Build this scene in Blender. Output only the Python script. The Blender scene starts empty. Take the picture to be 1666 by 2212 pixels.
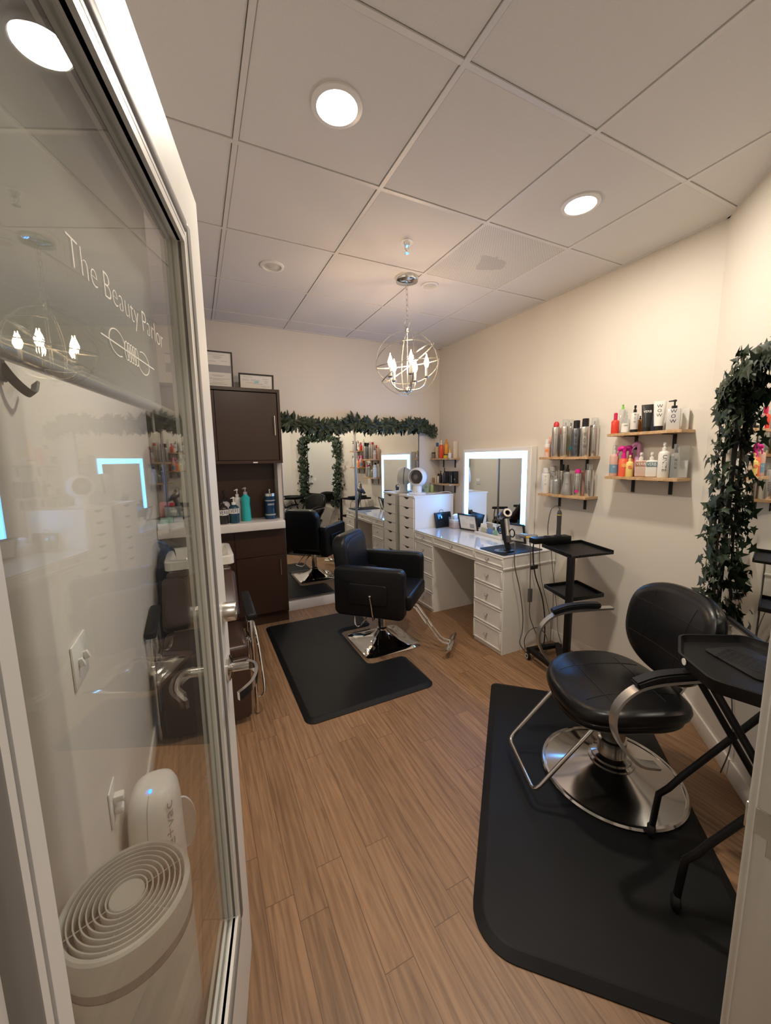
import bpy, bmesh, math, random
from mathutils import Vector, Matrix
random.seed(7)
PI = math.pi
sc = bpy.context.scene
COL = sc.collection
R = math.radians

# ------------------------------------------------------------------ materials
def mat(name, color, rough=0.5, metal=0.0, noise=0.03, scale=40.0, bump=0.0, spec=0.5,
        trans=0.0, ior=1.45, coat=0.0, emit=None, estr=0.0, alpha=1.0, sheen=0.0):
    m = bpy.data.materials.new(name); m.use_nodes = True
    nt = m.node_tree; b = nt.nodes['Principled BSDF']
    tc = nt.nodes.new('ShaderNodeTexCoord')
    n = nt.nodes.new('ShaderNodeTexNoise'); n.inputs['Scale'].default_value = scale
    n.inputs['Detail'].default_value = 3
    nt.links.new(tc.outputs['Object'], n.inputs['Vector'])
    mx = nt.nodes.new('ShaderNodeMix'); mx.data_type = 'RGBA'
    nt.links.new(n.outputs['Fac'], mx.inputs['Factor'])
    c = Vector(color[:3])
    mx.inputs['A'].default_value = (*(c * (1 - noise)), 1)
    mx.inputs['B'].default_value = (*[min(1, v * (1 + noise)) for v in c], 1)
    nt.links.new(mx.outputs['Result'], b.inputs['Base Color'])
    b.inputs['Roughness'].default_value = rough
    b.inputs['Metallic'].default_value = metal
    b.inputs['Specular IOR Level'].default_value = spec
    b.inputs['IOR'].default_value = ior
    b.inputs['Transmission Weight'].default_value = trans
    b.inputs['Coat Weight'].default_value = coat
    b.inputs['Alpha'].default_value = alpha
    if bump:
        bp = nt.nodes.new('ShaderNodeBump'); bp.inputs['Strength'].default_value = bump
        bp.inputs['Distance'].default_value = 0.002
        nt.links.new(n.outputs['Fac'], bp.inputs['Height']); nt.links.new(bp.outputs['Normal'], b.inputs['Normal'])
    if emit:
        b.inputs['Emission Color'].default_value = (*emit, 1); b.inputs['Emission Strength'].default_value = estr
    return m

def clear_mat(name, tint=(1, 1, 1), gloss=1.0, haze=0.0, hazecol=(1, 1, 1), ior=1.5):
    """thin clear pane: fresnel reflection over straight-through light"""
    m = bpy.data.materials.new(name); m.use_nodes = True
    nt = m.node_tree; nt.nodes.clear()
    out = nt.nodes.new('ShaderNodeOutputMaterial')
    g = nt.nodes.new('ShaderNodeNewGeometry')
    mr = nt.nodes.new('ShaderNodeMapRange')
    mr.inputs['To Min'].default_value = ior; mr.inputs['To Max'].default_value = 1 / ior
    nt.links.new(g.outputs['Backfacing'], mr.inputs['Value'])
    fr = nt.nodes.new('ShaderNodeFresnel'); nt.links.new(mr.outputs['Result'], fr.inputs['IOR'])
    ml = nt.nodes.new('ShaderNodeMath'); ml.operation = 'MULTIPLY'; ml.inputs[1].default_value = gloss
    nt.links.new(fr.outputs['Fac'], ml.inputs[0])
    tr = nt.nodes.new('ShaderNodeBsdfTransparent'); tr.inputs['Color'].default_value = (*tint, 1)
    gl = nt.nodes.new('ShaderNodeBsdfGlossy'); gl.inputs['Roughness'].default_value = 0.0
    base = tr
    if haze > 0:
        df = nt.nodes.new('ShaderNodeBsdfDiffuse'); df.inputs['Color'].default_value = (*hazecol, 1)
        mh = nt.nodes.new('ShaderNodeMixShader'); mh.inputs[0].default_value = haze
        nt.links.new(tr.outputs[0], mh.inputs[1]); nt.links.new(df.outputs[0], mh.inputs[2]); base = mh
    mx = nt.nodes.new('ShaderNodeMixShader')
    nt.links.new(ml.outputs[0], mx.inputs[0]); nt.links.new(base.outputs[0], mx.inputs[1]); nt.links.new(gl.outputs[0], mx.inputs[2])
    nt.links.new(mx.outputs[0], out.inputs['Surface'])
    return m

def emis_mat(name, color, strength):
    m = bpy.data.materials.new(name); m.use_nodes = True
    nt = m.node_tree; nt.nodes.clear()
    out = nt.nodes.new('ShaderNodeOutputMaterial'); e = nt.nodes.new('ShaderNodeEmission')
    e.inputs['Color'].default_value = (*color, 1); e.inputs['Strength'].default_value = strength
    nt.links.new(e.outputs[0], out.inputs['Surface'])
    return m

def floor_mat():
    m = bpy.data.materials.new('oak_plank_floor'); m.use_nodes = True
    nt = m.node_tree; b = nt.nodes['Principled BSDF']; L = nt.links.new
    tc = nt.nodes.new('ShaderNodeTexCoord')
    mp = nt.nodes.new('ShaderNodeMapping'); mp.inputs['Rotation'].default_value = (0, 0, PI / 2)
    mp.inputs['Location'].default_value = (0.31, 0.0925, 0)
    L(tc.outputs['Object'], mp.inputs['Vector'])
    br = nt.nodes.new('ShaderNodeTexBrick')
    br.offset = 0.0; br.offset_frequency = 1
    br.inputs['Scale'].default_value = 1.0
    br.inputs['Brick Width'].default_value = 0.93; br.inputs['Row Height'].default_value = 0.0975
    br.inputs['Mortar Size'].default_value = 0.0011; br.inputs['Mortar Smooth'].default_value = 0.2
    br.inputs['Color1'].default_value = (0.0, 0, 0, 1); br.inputs['Color2'].default_value = (1, 1, 1, 1)
    br.inputs['Mortar'].default_value = (0.5, 0.5, 0.5, 1)
    sp_ = nt.nodes.new('ShaderNodeSeparateXYZ'); L(mp.outputs['Vector'], sp_.inputs[0])
    dv = nt.nodes.new('ShaderNodeMath'); dv.operation = 'DIVIDE'; dv.inputs[1].default_value = .0975; L(sp_.outputs['Y'], dv.inputs[0])
    fl_ = nt.nodes.new('ShaderNodeMath'); fl_.operation = 'FLOOR'; L(dv.outputs[0], fl_.inputs[0])
    wn = nt.nodes.new('ShaderNodeTexWhiteNoise'); wn.noise_dimensions = '1D'; L(fl_.outputs[0], wn.inputs['W'])
    ax_ = nt.nodes.new('ShaderNodeMath'); ax_.operation = 'ADD'; L(sp_.outputs['X'], ax_.inputs[0]); L(wn.outputs['Value'], ax_.inputs[1])
    cb_ = nt.nodes.new('ShaderNodeCombineXYZ'); L(ax_.outputs[0], cb_.inputs['X']); L(sp_.outputs['Y'], cb_.inputs['Y'])
    L(cb_.outputs[0], br.inputs['Vector'])
    # per plank offset of the grain
    sc_ = nt.nodes.new('ShaderNodeVectorMath'); sc_.operation = 'SCALE'; sc_.inputs['Scale'].default_value = 7.3
    L(br.outputs['Color'], sc_.inputs[0])
    ad = nt.nodes.new('ShaderNodeVectorMath'); ad.operation = 'ADD'
    L(tc.outputs['Object'], ad.inputs[0]); L(sc_.outputs['Vector'], ad.inputs[1])
    m2 = nt.nodes.new('ShaderNodeMapping'); m2.inputs['Scale'].default_value = (60, 3.4, 1)
    L(ad.outputs['Vector'], m2.inputs['Vector'])
    n1 = nt.nodes.new('ShaderNodeTexNoise'); n1.inputs['Scale'].default_value = 1.0; n1.inputs['Detail'].default_value = 6
    n1.inputs['Roughness'].default_value = 0.62; n1.inputs['Distortion'].default_value = 0.8
    L(m2.outputs['Vector'], n1.inputs['Vector'])
    m3 = nt.nodes.new('ShaderNodeMapping'); m3.inputs['Scale'].default_value = (9, 1.1, 1)
    L(ad.outputs['Vector'], m3.inputs['Vector'])
    wv = nt.nodes.new('ShaderNodeTexWave'); wv.bands_direction = 'X'
    wv.inputs['Scale'].default_value = 1.3; wv.inputs['Distortion'].default_value = 9; wv.inputs['Detail'].default_value = 3
    wv.inputs['Detail Scale'].default_value = 1.4
    L(m3.outputs['Vector'], wv.inputs['Vector'])
    cr = nt.nodes.new('ShaderNodeValToRGB')
    cr.color_ramp.elements[0].position = 0.28; cr.color_ramp.elements[0].color = (0.16, 0.083, 0.040, 1)
    cr.color_ramp.elements[1].position = 0.62; cr.color_ramp.elements[1].color = (0.31, 0.178, 0.093, 1)
    mm = nt.nodes.new('ShaderNodeMix'); mm.data_type = 'FLOAT'; mm.inputs['Factor'].default_value = 0.12
    L(n1.outputs['Fac'], mm.inputs['A']); L(wv.outputs['Fac'], mm.inputs['B'])
    L(mm.outputs['Result'], cr.inputs['Fac'])
    # plank tint
    hs = nt.nodes.new('ShaderNodeHueSaturation')
    mr = nt.nodes.new('ShaderNodeMapRange'); mr.inputs['To Min'].default_value = 0.86; mr.inputs['To Max'].default_value = 1.12
    L(br.outputs['Color'], mr.inputs['Value']); L(mr.outputs['Result'], hs.inputs['Value']); L(cr.outputs['Color'], hs.inputs['Color'])
    mx = nt.nodes.new('ShaderNodeMix'); mx.data_type = 'RGBA'
    L(br.outputs['Fac'], mx.inputs['Factor']); L(hs.outputs['Color'], mx.inputs['A'])
    mx.inputs['B'].default_value = (0.10, 0.05, 0.025, 1)
    L(mx.outputs['Result'], b.inputs['Base Color'])
    b.inputs['Roughness'].default_value = 0.42
    bp = nt.nodes.new('ShaderNodeBump'); bp.inputs['Strength'].default_value = 0.12; bp.inputs['Distance'].default_value = 0.002
    L(n1.outputs['Fac'], bp.inputs['Height']); L(bp.outputs['Normal'], b.inputs['Normal'])
    return m

def wood_mat(name, c1, c2, scale=(3, 60, 60)):
    m = bpy.data.materials.new(name); m.use_nodes = True
    nt = m.node_tree; b = nt.nodes['Principled BSDF']; L = nt.links.new
    tc = nt.nodes.new('ShaderNodeTexCoord'); mp = nt.nodes.new('ShaderNodeMapping'); mp.inputs['Scale'].default_value = scale
    L(tc.outputs['Object'], mp.inputs['Vector'])
    n = nt.nodes.new('ShaderNodeTexNoise'); n.inputs['Scale'].default_value = 1; n.inputs['Detail'].default_value = 5
    L(mp.outputs['Vector'], n.inputs['Vector'])
    cr = nt.nodes.new('ShaderNodeValToRGB'); cr.color_ramp.elements[0].position = .3; cr.color_ramp.elements[1].position = .7
    cr.color_ramp.elements[0].color = (*c1, 1); cr.color_ramp.elements[1].color = (*c2, 1)
    L(n.outputs['Fac'], cr.inputs['Fac']); L(cr.outputs['Color'], b.inputs['Base Color'])
    b.inputs['Roughness'].default_value = .5
    return m

def perforated_mat():
    m = bpy.data.materials.new('perforated_white_metal'); m.use_nodes = True
    nt = m.node_tree; b = nt.nodes['Principled BSDF']; L = nt.links.new
    tc = nt.nodes.new('ShaderNodeTexCoord')
    mp = nt.nodes.new('ShaderNodeMapping'); mp.inputs['Scale'].default_value = (110, 110, 1); mp.inputs['Rotation'].default_value = (0, 0, R(45))
    L(tc.outputs['Object'], mp.inputs['Vector'])
    fr = nt.nodes.new('ShaderNodeVectorMath'); fr.operation = 'FRACTION'; L(mp.outputs['Vector'], fr.inputs[0])
    sb = nt.nodes.new('ShaderNodeVectorMath'); sb.operation = 'SUBTRACT'; sb.inputs[1].default_value = (.5, .5, 0); L(fr.outputs['Vector'], sb.inputs[0])
    sx = nt.nodes.new('ShaderNodeSeparateXYZ'); L(sb.outputs['Vector'], sx.inputs[0])
    cb = nt.nodes.new('ShaderNodeCombineXYZ'); L(sx.outputs['X'], cb.inputs['X']); L(sx.outputs['Y'], cb.inputs['Y'])
    ln = nt.nodes.new('ShaderNodeVectorMath'); ln.operation = 'LENGTH'; L(cb.outputs['Vector'], ln.inputs[0])
    lt = nt.nodes.new('ShaderNodeMath'); lt.operation = 'LESS_THAN'; lt.inputs[1].default_value = .3; L(ln.outputs['Value'], lt.inputs[0])
    mx = nt.nodes.new('ShaderNodeMix'); mx.data_type = 'RGBA'; L(lt.outputs[0], mx.inputs['Factor'])
    mx.inputs['A'].default_value = (.74, .72, .66, 1); mx.inputs['B'].default_value = (.30, .29, .25, 1)
    # dust blotches around the middle of the diffuser
    n = nt.nodes.new('ShaderNodeTexNoise'); n.inputs['Scale'].default_value = 6; L(tc.outputs['Object'], n.inputs['Vector'])
    gr = nt.nodes.new('ShaderNodeVectorMath'); gr.operation = 'LENGTH'; L(tc.outputs['Object'], gr.inputs[0])
    ml = nt.nodes.new('ShaderNodeMath'); ml.operation = 'MULTIPLY_ADD'; ml.inputs[1].default_value = .25; L(n.outputs['Fac'], ml.inputs[0]); L(gr.outputs['Value'], ml.inputs[2])
    l2 = nt.nodes.new('ShaderNodeMath'); l2.operation = 'LESS_THAN'; l2.inputs[1].default_value = .22; L(ml.outputs[0], l2.inputs[0])
    h = nt.nodes.new('ShaderNodeMath'); h.operation = 'MULTIPLY'; h.inputs[1].default_value = .35; L(l2.outputs[0], h.inputs[0])
    m2 = nt.nodes.new('ShaderNodeMix'); m2.data_type = 'RGBA'; L(h.outputs[0], m2.inputs['Factor']); L(mx.outputs['Result'], m2.inputs['A'])
    m2.inputs['B'].default_value = (.22, .22, .19, 1)
    L(m2.outputs['Result'], b.inputs['Base Color']); b.inputs['Roughness'].default_value = .5
    return m

def stripe_mat(name, c1, c2, freq, axis='X', rough=.5):
    m = bpy.data.materials.new(name); m.use_nodes = True
    nt = m.node_tree; b = nt.nodes['Principled BSDF']; L = nt.links.new
    tc = nt.nodes.new('ShaderNodeTexCoord')
    wv = nt.nodes.new('ShaderNodeTexWave'); wv.bands_direction = axis; wv.inputs['Scale'].default_value = freq; wv.inputs['Distortion'].default_value = 0
    L(tc.outputs['Object'], wv.inputs['Vector'])
    gt = nt.nodes.new('ShaderNodeMath'); gt.operation = 'GREATER_THAN'; gt.inputs[1].default_value = .5; L(wv.outputs['Fac'], gt.inputs[0])
    mx = nt.nodes.new('ShaderNodeMix'); mx.data_type = 'RGBA'; L(gt.outputs[0], mx.inputs['Factor'])
    mx.inputs['A'].default_value = (*c1, 1); mx.inputs['B'].default_value = (*c2, 1)
    L(mx.outputs['Result'], b.inputs['Base Color']); b.inputs['Roughness'].default_value = rough
    return m

M = dict(
    wall=mat('painted_plaster', (.71, .67, .605), .62, noise=.012, scale=300, bump=.06),
    tile=mat('ceiling_tile', (.70, .685, .66), .9, noise=.05, scale=260, bump=.35),
    grid=mat('ceiling_grid_metal', (.70, .68, .65), .45, noise=.01),
    base=mat('white_vinyl_baseboard', (.74, .70, .65), .4, noise=.02),
    floor=floor_mat(),
    doorw=mat('white_door_paint', (.70, .68, .635), .38, noise=.02, scale=20),
    bead=mat('grey_glazing_bead', (.185, .175, .16), .5, spec=.3, noise=.03),
    glass=clear_mat('door_glass', (.93, .95, .93), haze=.012, hazecol=(.8, .8, .76)),
    clear=clear_mat('clear_plastic', (.9, .92, .92), haze=.18, hazecol=(.85, .87, .87)),
    mirror=mat('silvered_mirror', (.86, .88, .86), .0, 1.0, noise=0),
    nickel=mat('satin_nickel', (.62, .60, .55), .26, 1.0, noise=.05, scale=90),
    chrome=mat('polished_chrome', (.78, .77, .75), .06, 1.0, noise=.03, scale=12),
    brushed=mat('brushed_steel', (.66, .64, .60), .14, 1.0, noise=.06, scale=30),
    leather=mat('black_vinyl_upholstery', (.0075, .008, .0095), .36, spec=.35, noise=.15, scale=160, bump=.12),
    leather2=mat('glossy_black_leather', (.0055, .0055, .006), .30, spec=.38, noise=.15, scale=120, bump=.10),
    brownl=mat('brown_vinyl_upholstery', (.052, .028, .021), .3, noise=.12, scale=120, bump=.1),
    rubber=mat('black_rubber', (.010, .010, .011), .5, spec=.3, noise=.2, scale=220, bump=.2),
    matr=mat('anti_fatigue_foam', (.0085, .0088, .0095), .5, spec=.22, noise=.25, scale=14, bump=.05),
    blackp=mat('black_plastic', (.013, .013, .014), .35, noise=.1, scale=80),
    blackm=mat('black_powder_coat', (.006, .006, .0065), .42, spec=.3, noise=.15, scale=200, bump=.15),
    laq=mat('white_lacquer', (.82, .795, .75), .3, noise=.01, scale=10),
    glasstop=mat('white_glass_top', (.80, .81, .80), .04, noise=.01, coat=1.0),
    whitep=mat('white_plastic', (.80, .79, .76), .35, noise=.01),
    ceram=mat('glazed_porcelain', (.78, .74, .66), .12, noise=.01),
    counter=mat('counter_laminate', (.70, .655, .60), .15, noise=.02),
    brown=mat('espresso_laminate', (.040, .019, .0125), .33, noise=.06, scale=60),
    crystal=mat('crystal_knob_glass', (.95, .95, .95), .03, 0, trans=.85, noise=0),
    oak=wood_mat('shelf_pine', (.42, .25, .12), (.62, .42, .24)),
    iron=mat('black_iron', (.012, .012, .012), .5, noise=.1),
    silver=mat('aluminium_can', (.62, .60, .57), .27, .9, noise=.04, scale=60),
    dsilver=mat('dark_aluminium_can', (.22, .24, .27), .27, .9, noise=.05, scale=60),
    paper=mat('white_paper', (.80, .78, .73), .8, noise=.02),
    greyp=mat('grey_print', (.36, .36, .37), .8, noise=.02),
    ink=mat('black_ink', (.03, .03, .035), .7, noise=.02),
    whiteink=mat('white_ink', (.85, .85, .83), .6, noise=.01),
    vinylletter=mat('white_vinyl_lettering', (.9, .87, .78), .5, noise=.01),
    led=emis_mat('cool_led_strip', (.075, .37, 1.0), 25.0),
    ledblue=emis_mat('blue_indicator', (.01, .12, 1.0), 12.0),
    bulb=emis_mat('warm_candle_bulb', (1.0, .69, .42), 160.0),
    lens=emis_mat('downlight_lens', (1.0, .93, .84), 22.0),
    leaf=mat('laurel_leaf', (.030, .046, .024), .5, noise=.45, scale=25),
    ivy=mat('ivy_leaf', (.020, .036, .018), .42, noise=.5, scale=18),
    stem=mat('brown_vine', (.05, .035, .02), .7),
    navy=mat('navy_cloth', (.016, .020, .034), .85, noise=.15, scale=90, bump=.3),
    perf=perforated_mat(),
    screen=mat('tablet_glass', (.01, .012, .018), .05, noise=.02),
    cord=mat('grey_cord', (.10, .095, .09), .5), cordw=mat('white_cord', (.7, .68, .62), .5),
)
_cc = {}
def cm(c, rough=.35, metal=0.0):
    k = (tuple(c), rough, metal)
    if k not in _cc: _cc[k] = mat('tint_%d' % len(_cc), c, rough, metal, noise=.03, scale=50)
    return _cc[k]

# ------------------------------------------------------------------ mesh builder
class MB:
    def __init__(s): s.bm = bmesh.new()
    def _xf(s, vs, loc, rot):
        mtx = Matrix.Translation(Vector(loc))
        if rot is not None:
            mtx = mtx @ (rot.to_4x4() if isinstance(rot, Matrix) else Matrix.Rotation(rot[2], 4, 'Z') @ Matrix.Rotation(rot[1], 4, 'Y') @ Matrix.Rotation(rot[0], 4, 'X'))
        bmesh.ops.transform(s.bm, matrix=mtx, verts=vs)
    def box(s, x0, x1, y0, y1, z0, z1, bev=0.0, seg=2, rot=None, piv=None):
        c = Vector(((x0 + x1) / 2, (y0 + y1) / 2, (z0 + z1) / 2))
        r = bmesh.ops.create_cube(s.bm, size=1.0); vs = r['verts']
        bmesh.ops.scale(s.bm, vec=(abs(x1 - x0), abs(y1 - y0), abs(z1 - z0)), verts=vs)
        if bev > 0:
            es = list({e for v in vs for e in v.link_edges})
            rr = bmesh.ops.bevel(s.bm, geom=es, offset=bev, segments=seg, affect='EDGES', profile=0.5, clamp_overlap=True)
            fs = set(); st = [v for v in rr['verts'] if v.is_valid] + [v for v in vs if v.is_valid]
            seen = set(st)
            while st:
                v = st.pop()
                for e in v.link_edges:
                    o = e.other_vert(v)
                    if o not in seen: seen.add(o); st.append(o)
            vs = list(seen)
        if piv is not None:
            p = Vector(piv); mm = rot if isinstance(rot, Matrix) else (Matrix.Rotation(rot[2], 3, 'Z') @ Matrix.Rotation(rot[1], 3, 'Y') @ Matrix.Rotation(rot[0], 3, 'X'))
            s._xf(vs, p + mm @ (c - p), mm)
        else:
            s._xf(vs, c, rot)
        return s
    def lathe(s, prof, loc=(0, 0, 0), rot=None, n=24, sx=1.0, sy=1.0):
        """prof: list of (r, z) from bottom to top; closes at r = 0"""
        rings = []; vs = []
        for r, z in prof:
            if r <= 1e-6:
                v = s.bm.verts.new((0, 0, z)); rings.append([v]); vs.append(v)
            else:
                rg = [s.bm.verts.new((r * math.cos(2 * PI * i / n) * sx, r * math.sin(2 * PI * i / n) * sy, z)) for i in range(n)]
                rings.append(rg); vs += rg
        for a, b in zip(rings, rings[1:]):
            for i in range(n):
                j = (i + 1) % n
                if len(a) == 1 and len(b) == 1: continue
                if len(a) == 1: s.bm.faces.new((a[0], b[j], b[i]))
                elif len(b) == 1: s.bm.faces.new((a[i], a[j], b[0]))
                else: s.bm.faces.new((a[i], a[j], b[j], b[i]))
        s._xf(vs, loc, rot); return s
    def cyl(s, p0, p1, r0, r1=None, n=16, cap=True):
        p0 = Vector(p0); p1 = Vector(p1); d = p1 - p0; L = d.length
        if r1 is None: r1 = r0
        q = d.to_track_quat('Z', 'Y').to_matrix()
        prof = ([(0, 0)] if cap else []) + [(r0, 0), (r1, L)] + ([(0, L)] if cap else [])
        return s.lathe(prof, p0, q, n)
    def tube(s, pts, r, n=8, closed=False, flat=None, up=None):
        """sweep; flat=(w,h) gives an elliptical / flat section"""
        pts = [Vector(p) for p in pts]; N = len(pts); rings = []
        prev = None
        for i, p in enumerate(pts):
            if closed: t = (pts[(i + 1) % N] - pts[i - 1])
            else: t = pts[min(i + 1, N - 1)] - pts[max(i - 1, 0)]
            t = t.normalized() if t.length > 1e-9 else Vector((0, 0, 1))
            if prev is None:
                a = Vector(up) if up else (Vector((0, 0, 1)) if abs(t.z) < .9 else Vector((1, 0, 0)))
            else: a = prev
            u = (a - t * a.dot(t)); u = u.normalized() if u.length > 1e-6 else t.orthogonal().normalized()
            prev = u; w = t.cross(u)
            rr = r[i] if isinstance(r, (list, tuple)) else r
            ru, rw = (flat[0] / 2, flat[1] / 2) if flat else (rr, rr)
            if flat: pl = [(1, 1), (-1, 1), (-1, -1), (1, -1)]; rings.append([s.bm.verts.new(p + u * ru * a_ + w * rw * b_) for a_, b_ in pl])
            else: rings.append([s.bm.verts.new(p + u * ru * math.cos(2 * PI * k / n) + w * rw * math.sin(2 * PI * k / n)) for k in range(n)])
        n = len(rings[0])
        for i in range(N if closed else N - 1):
            a, b = rings[i], rings[(i + 1) % N]
            for k in range(n):
                j = (k + 1) % n; s.bm.faces.new((a[k], a[j], b[j], b[k]))
        if not closed:
            s.bm.faces.new(list(reversed(rings[0]))); s.bm.faces.new(rings[-1])
        return s
    def prism(s, poly, z0, z1, bev=0.0, seg=2, top_only=True):
        a = [s.bm.verts.new((x, y, z0)) for x, y in poly]; b = [s.bm.verts.new((x, y, z1)) for x, y in poly]
        n = len(poly)
        s.bm.faces.new(list(reversed(a))); ft = s.bm.faces.new(b)
        for i in range(n):
            j = (i + 1) % n; s.bm.faces.new((a[i], a[j], b[j], b[i]))
        if bev > 0:
            bmesh.ops.bevel(s.bm, geom=list(ft.edges), offset=bev, segments=seg, affect='EDGES', profile=.5, clamp_overlap=True)
        return s
    def pad(s, rx, ry, t, exp=2.6, n=48, dome=.012, bend=None, fn=None, loc=(0, 0, 0), rot=None, egg=0.0):
        """upholstered pad with rounded rim: outline superellipse in xy, thickness t (z)"""
        er = t * .5
        prof = []
        for k in range(7):
            a = -PI / 2 + PI * k / 6 * 1.0
            prof.append((-er * (1 - math.cos(a)) , er * math.sin(a)))
        rings = []; vs = []
        def outline(th, inset, f=1.0):
            c, sn = math.cos(th), math.sin(th)
            x = abs(c) ** (2 / exp) * (1 if c >= 0 else -1); y = abs(sn) ** (2 / exp) * (1 if sn >= 0 else -1)
            ex = 1 + egg * x
            return ((rx + inset) * x * f, (ry + inset) * y * f * ex)
        seq = [(-er, -er, f) for f in (0.0, .5, .85)] + [(i_, z, 1.0) for i_, z in prof] + [(-er, er + dome * (1 - f * f), f) for f in (.93, .8, .6, .35, 0.0)]
        for inset, z, f in seq:
            if f == 0.0:
                v = s.bm.verts.new((0, 0, z)); rings.append([v]); vs.append(v)
            else:
                rg = []
                for i in range(n):
                    x, y = outline(2 * PI * i / n, inset, f); rg.append(s.bm.verts.new((x, y, z)))
                rings.append(rg); vs += rg
        for a, b in zip(rings, rings[1:]):
            for i in range(n):
                j = (i + 1) % n
                if len(a) == 1: s.bm.faces.new((a[0], b[j], b[i]))
                elif len(b) == 1: s.bm.faces.new((a[i], a[j], b[0]))
                else: s.bm.faces.new((a[i], a[j], b[j], b[i]))
        if fn:
            for v in vs: v.co = Vector(fn(*v.co))
        s._xf(vs, loc, rot); return s
    def poly(s, pts):
        s.bm.faces.new([s.bm.verts.new(p) for p in pts]); return s
    def mesh_data(s, verts, faces):
        vv = [s.bm.verts.new(v) for v in verts]
        for f in faces:
            try: s.bm.faces.new([vv[i] for i in f])
            except ValueError: pass
        return s
    def build(s, name, m, parent=None, smooth=True, angle=38):
        bm = s.bm
        bmesh.ops.recalc_face_normals(bm, faces=bm.faces)
        if smooth:
            for f in bm.faces: f.smooth = True
            for e in bm.edges:
                if len(e.link_faces) == 2 and e.calc_face_angle(0) > R(angle): e.smooth = False
        me = bpy.data.meshes.new(name); bm.to_mesh(me); bm.free()
        me.materials.append(m)
        o = bpy.data.objects.new(name, me); COL.objects.link(o)
        if parent is not None: o.parent = parent
        return o

def tag(o, label, cat, group=None):
    o['label'] = label; o['category'] = cat
    if group: o['group'] = group
    return o
def thing(name, label, cat, loc=(0, 0, 0), rz=0.0, group=None):
    o = bpy.data.objects.new(name, None); COL.objects.link(o)
    o.location = loc; o.rotation_euler = (0, 0, rz); o.empty_display_size = .05
    return tag(o, label, cat, group)
def struct(o): o['kind'] = 'structure'; return o

def text_geo(body, size, align='CENTER', thin=0.0):
    cu = bpy.data.curves.new('t', 'FONT'); cu.body = body; cu.size = size; cu.align_x = align; cu.align_y = 'CENTER'
    cu.resolution_u = 3; cu.offset = thin * size
    o = bpy.data.objects.new('t', cu); COL.objects.link(o)
    dg = bpy.context.evaluated_depsgraph_get(); me = bpy.data.meshes.new_from_object(o.evaluated_get(dg))
    vs = [tuple(v.co) for v in me.vertices]; fs = [tuple(p.vertices) for p in me.polygons]
    bpy.data.objects.remove(o); bpy.data.curves.remove(cu); bpy.data.meshes.remove(me)
    return vs, fs
def text_obj(body, size, m, parent, fn, name='lettering', width=None, height=None, thin=0.0):
    """fn maps text-plane (u, v) to parent-local xyz"""
    vs, fs = text_geo(body, size, thin=thin)
    if width:
        w = max(v[0] for v in vs) - min(v[0] for v in vs); k = width / w
        h = max(v[1] for v in vs) - min(v[1] for v in vs); kh = (height / h) if height else k
        vs = [(v[0] * k, v[1] * kh, 0) for v in vs]
    b = MB(); b.mesh_data([fn(v[0], v[1]) for v in vs], fs)
    return b.build(name, m, parent, smooth=False)

def arc(c, r, a0, a1, n, plane='xz'):
    out = []
    for i in range(n + 1):
        a = R(a0 + (a1 - a0) * i / n); u, v = r * math.cos(a), r * math.sin(a)
        out.append((c[0] + u, c[1], c[2] + v) if plane == 'xz' else (c[0] + u, c[1] + v, c[2]) if plane == 'xy' else (c[0], c[1] + u, c[2] + v))
    return out
def smooth_path(pts, n=6):
    pts = [Vector(p) for p in pts]; P = [pts[0]] + pts + [pts[-1]]; out = []
    for i in range(1, len(P) - 2):
        p0, p1, p2, p3 = P[i - 1:i + 3]
        for k in range(n):
            t = k / n
            out.append(.5 * ((2 * p1) + (-p0 + p2) * t + (2 * p0 - 5 * p1 + 4 * p2 - p3) * t * t + (-p0 + 3 * p1 - 3 * p2 + p3) * t ** 3))
    out.append(pts[-1]); return out

# ------------------------------------------------------------------ room
CZ = 2.724; WX = 2.563; WY = 3.795; LX = -.31; FY = .225
ANG0 = Vector((WX, 1.16)); AD = Vector((math.cos(R(225)), math.sin(R(225)))); AN = Vector((AD.y, -AD.x))
if AN.x > 0: AN = -AN                     # normal into the room
T_END = (ANG0.y - FY) / -AD.y
ANG1 = ANG0 + AD * T_END

b = MB(); b.box(-1.6, 3.2, -1.8, 4.0, -.06, 0); struct(b.build('floor', M['floor']))
# ceiling tiles and grid
GX, GY, TS = .2277, 1.1077, .6096
b = MB()
b.box(-1.6, 3.2, -1.8, 4.0, CZ + .012, CZ + .05)
xs = [GX + i * TS for i in range(-3, 6)]; ys = [GY + j * TS for j in range(-5, 6)]
for x in xs[:-1]:
    for y in ys[:-1]:
        if x + TS < LX or x > WX or y > WY or y < FY - .7: continue
        x1, y1 = min(x + TS, WX + .02), min(y + TS, WY + .02)
        if abs(x - (GX + 2 * TS)) < .01 and abs(y - (GY + TS)) < .01: continue
        if x1 - x > .03 and y1 - y > .03:
            b.box(x + .0115, x1 - .0115, y + .0115, y1 - .0115, CZ - .0015, CZ + .013, bev=.002, seg=1)
ceil = struct(b.build('ceiling', M['tile']))
b = MB()
for y in ys:
    if FY - .7 < y < WY: b.box(-.9, WX, y - .0095, y + .0095, CZ - .005, CZ + .011)
for x in xs:
    if LX < x < WX: b.box(x - .0095, x + .0095, FY - .7, WY, CZ - .0056, CZ + .0104)
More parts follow.
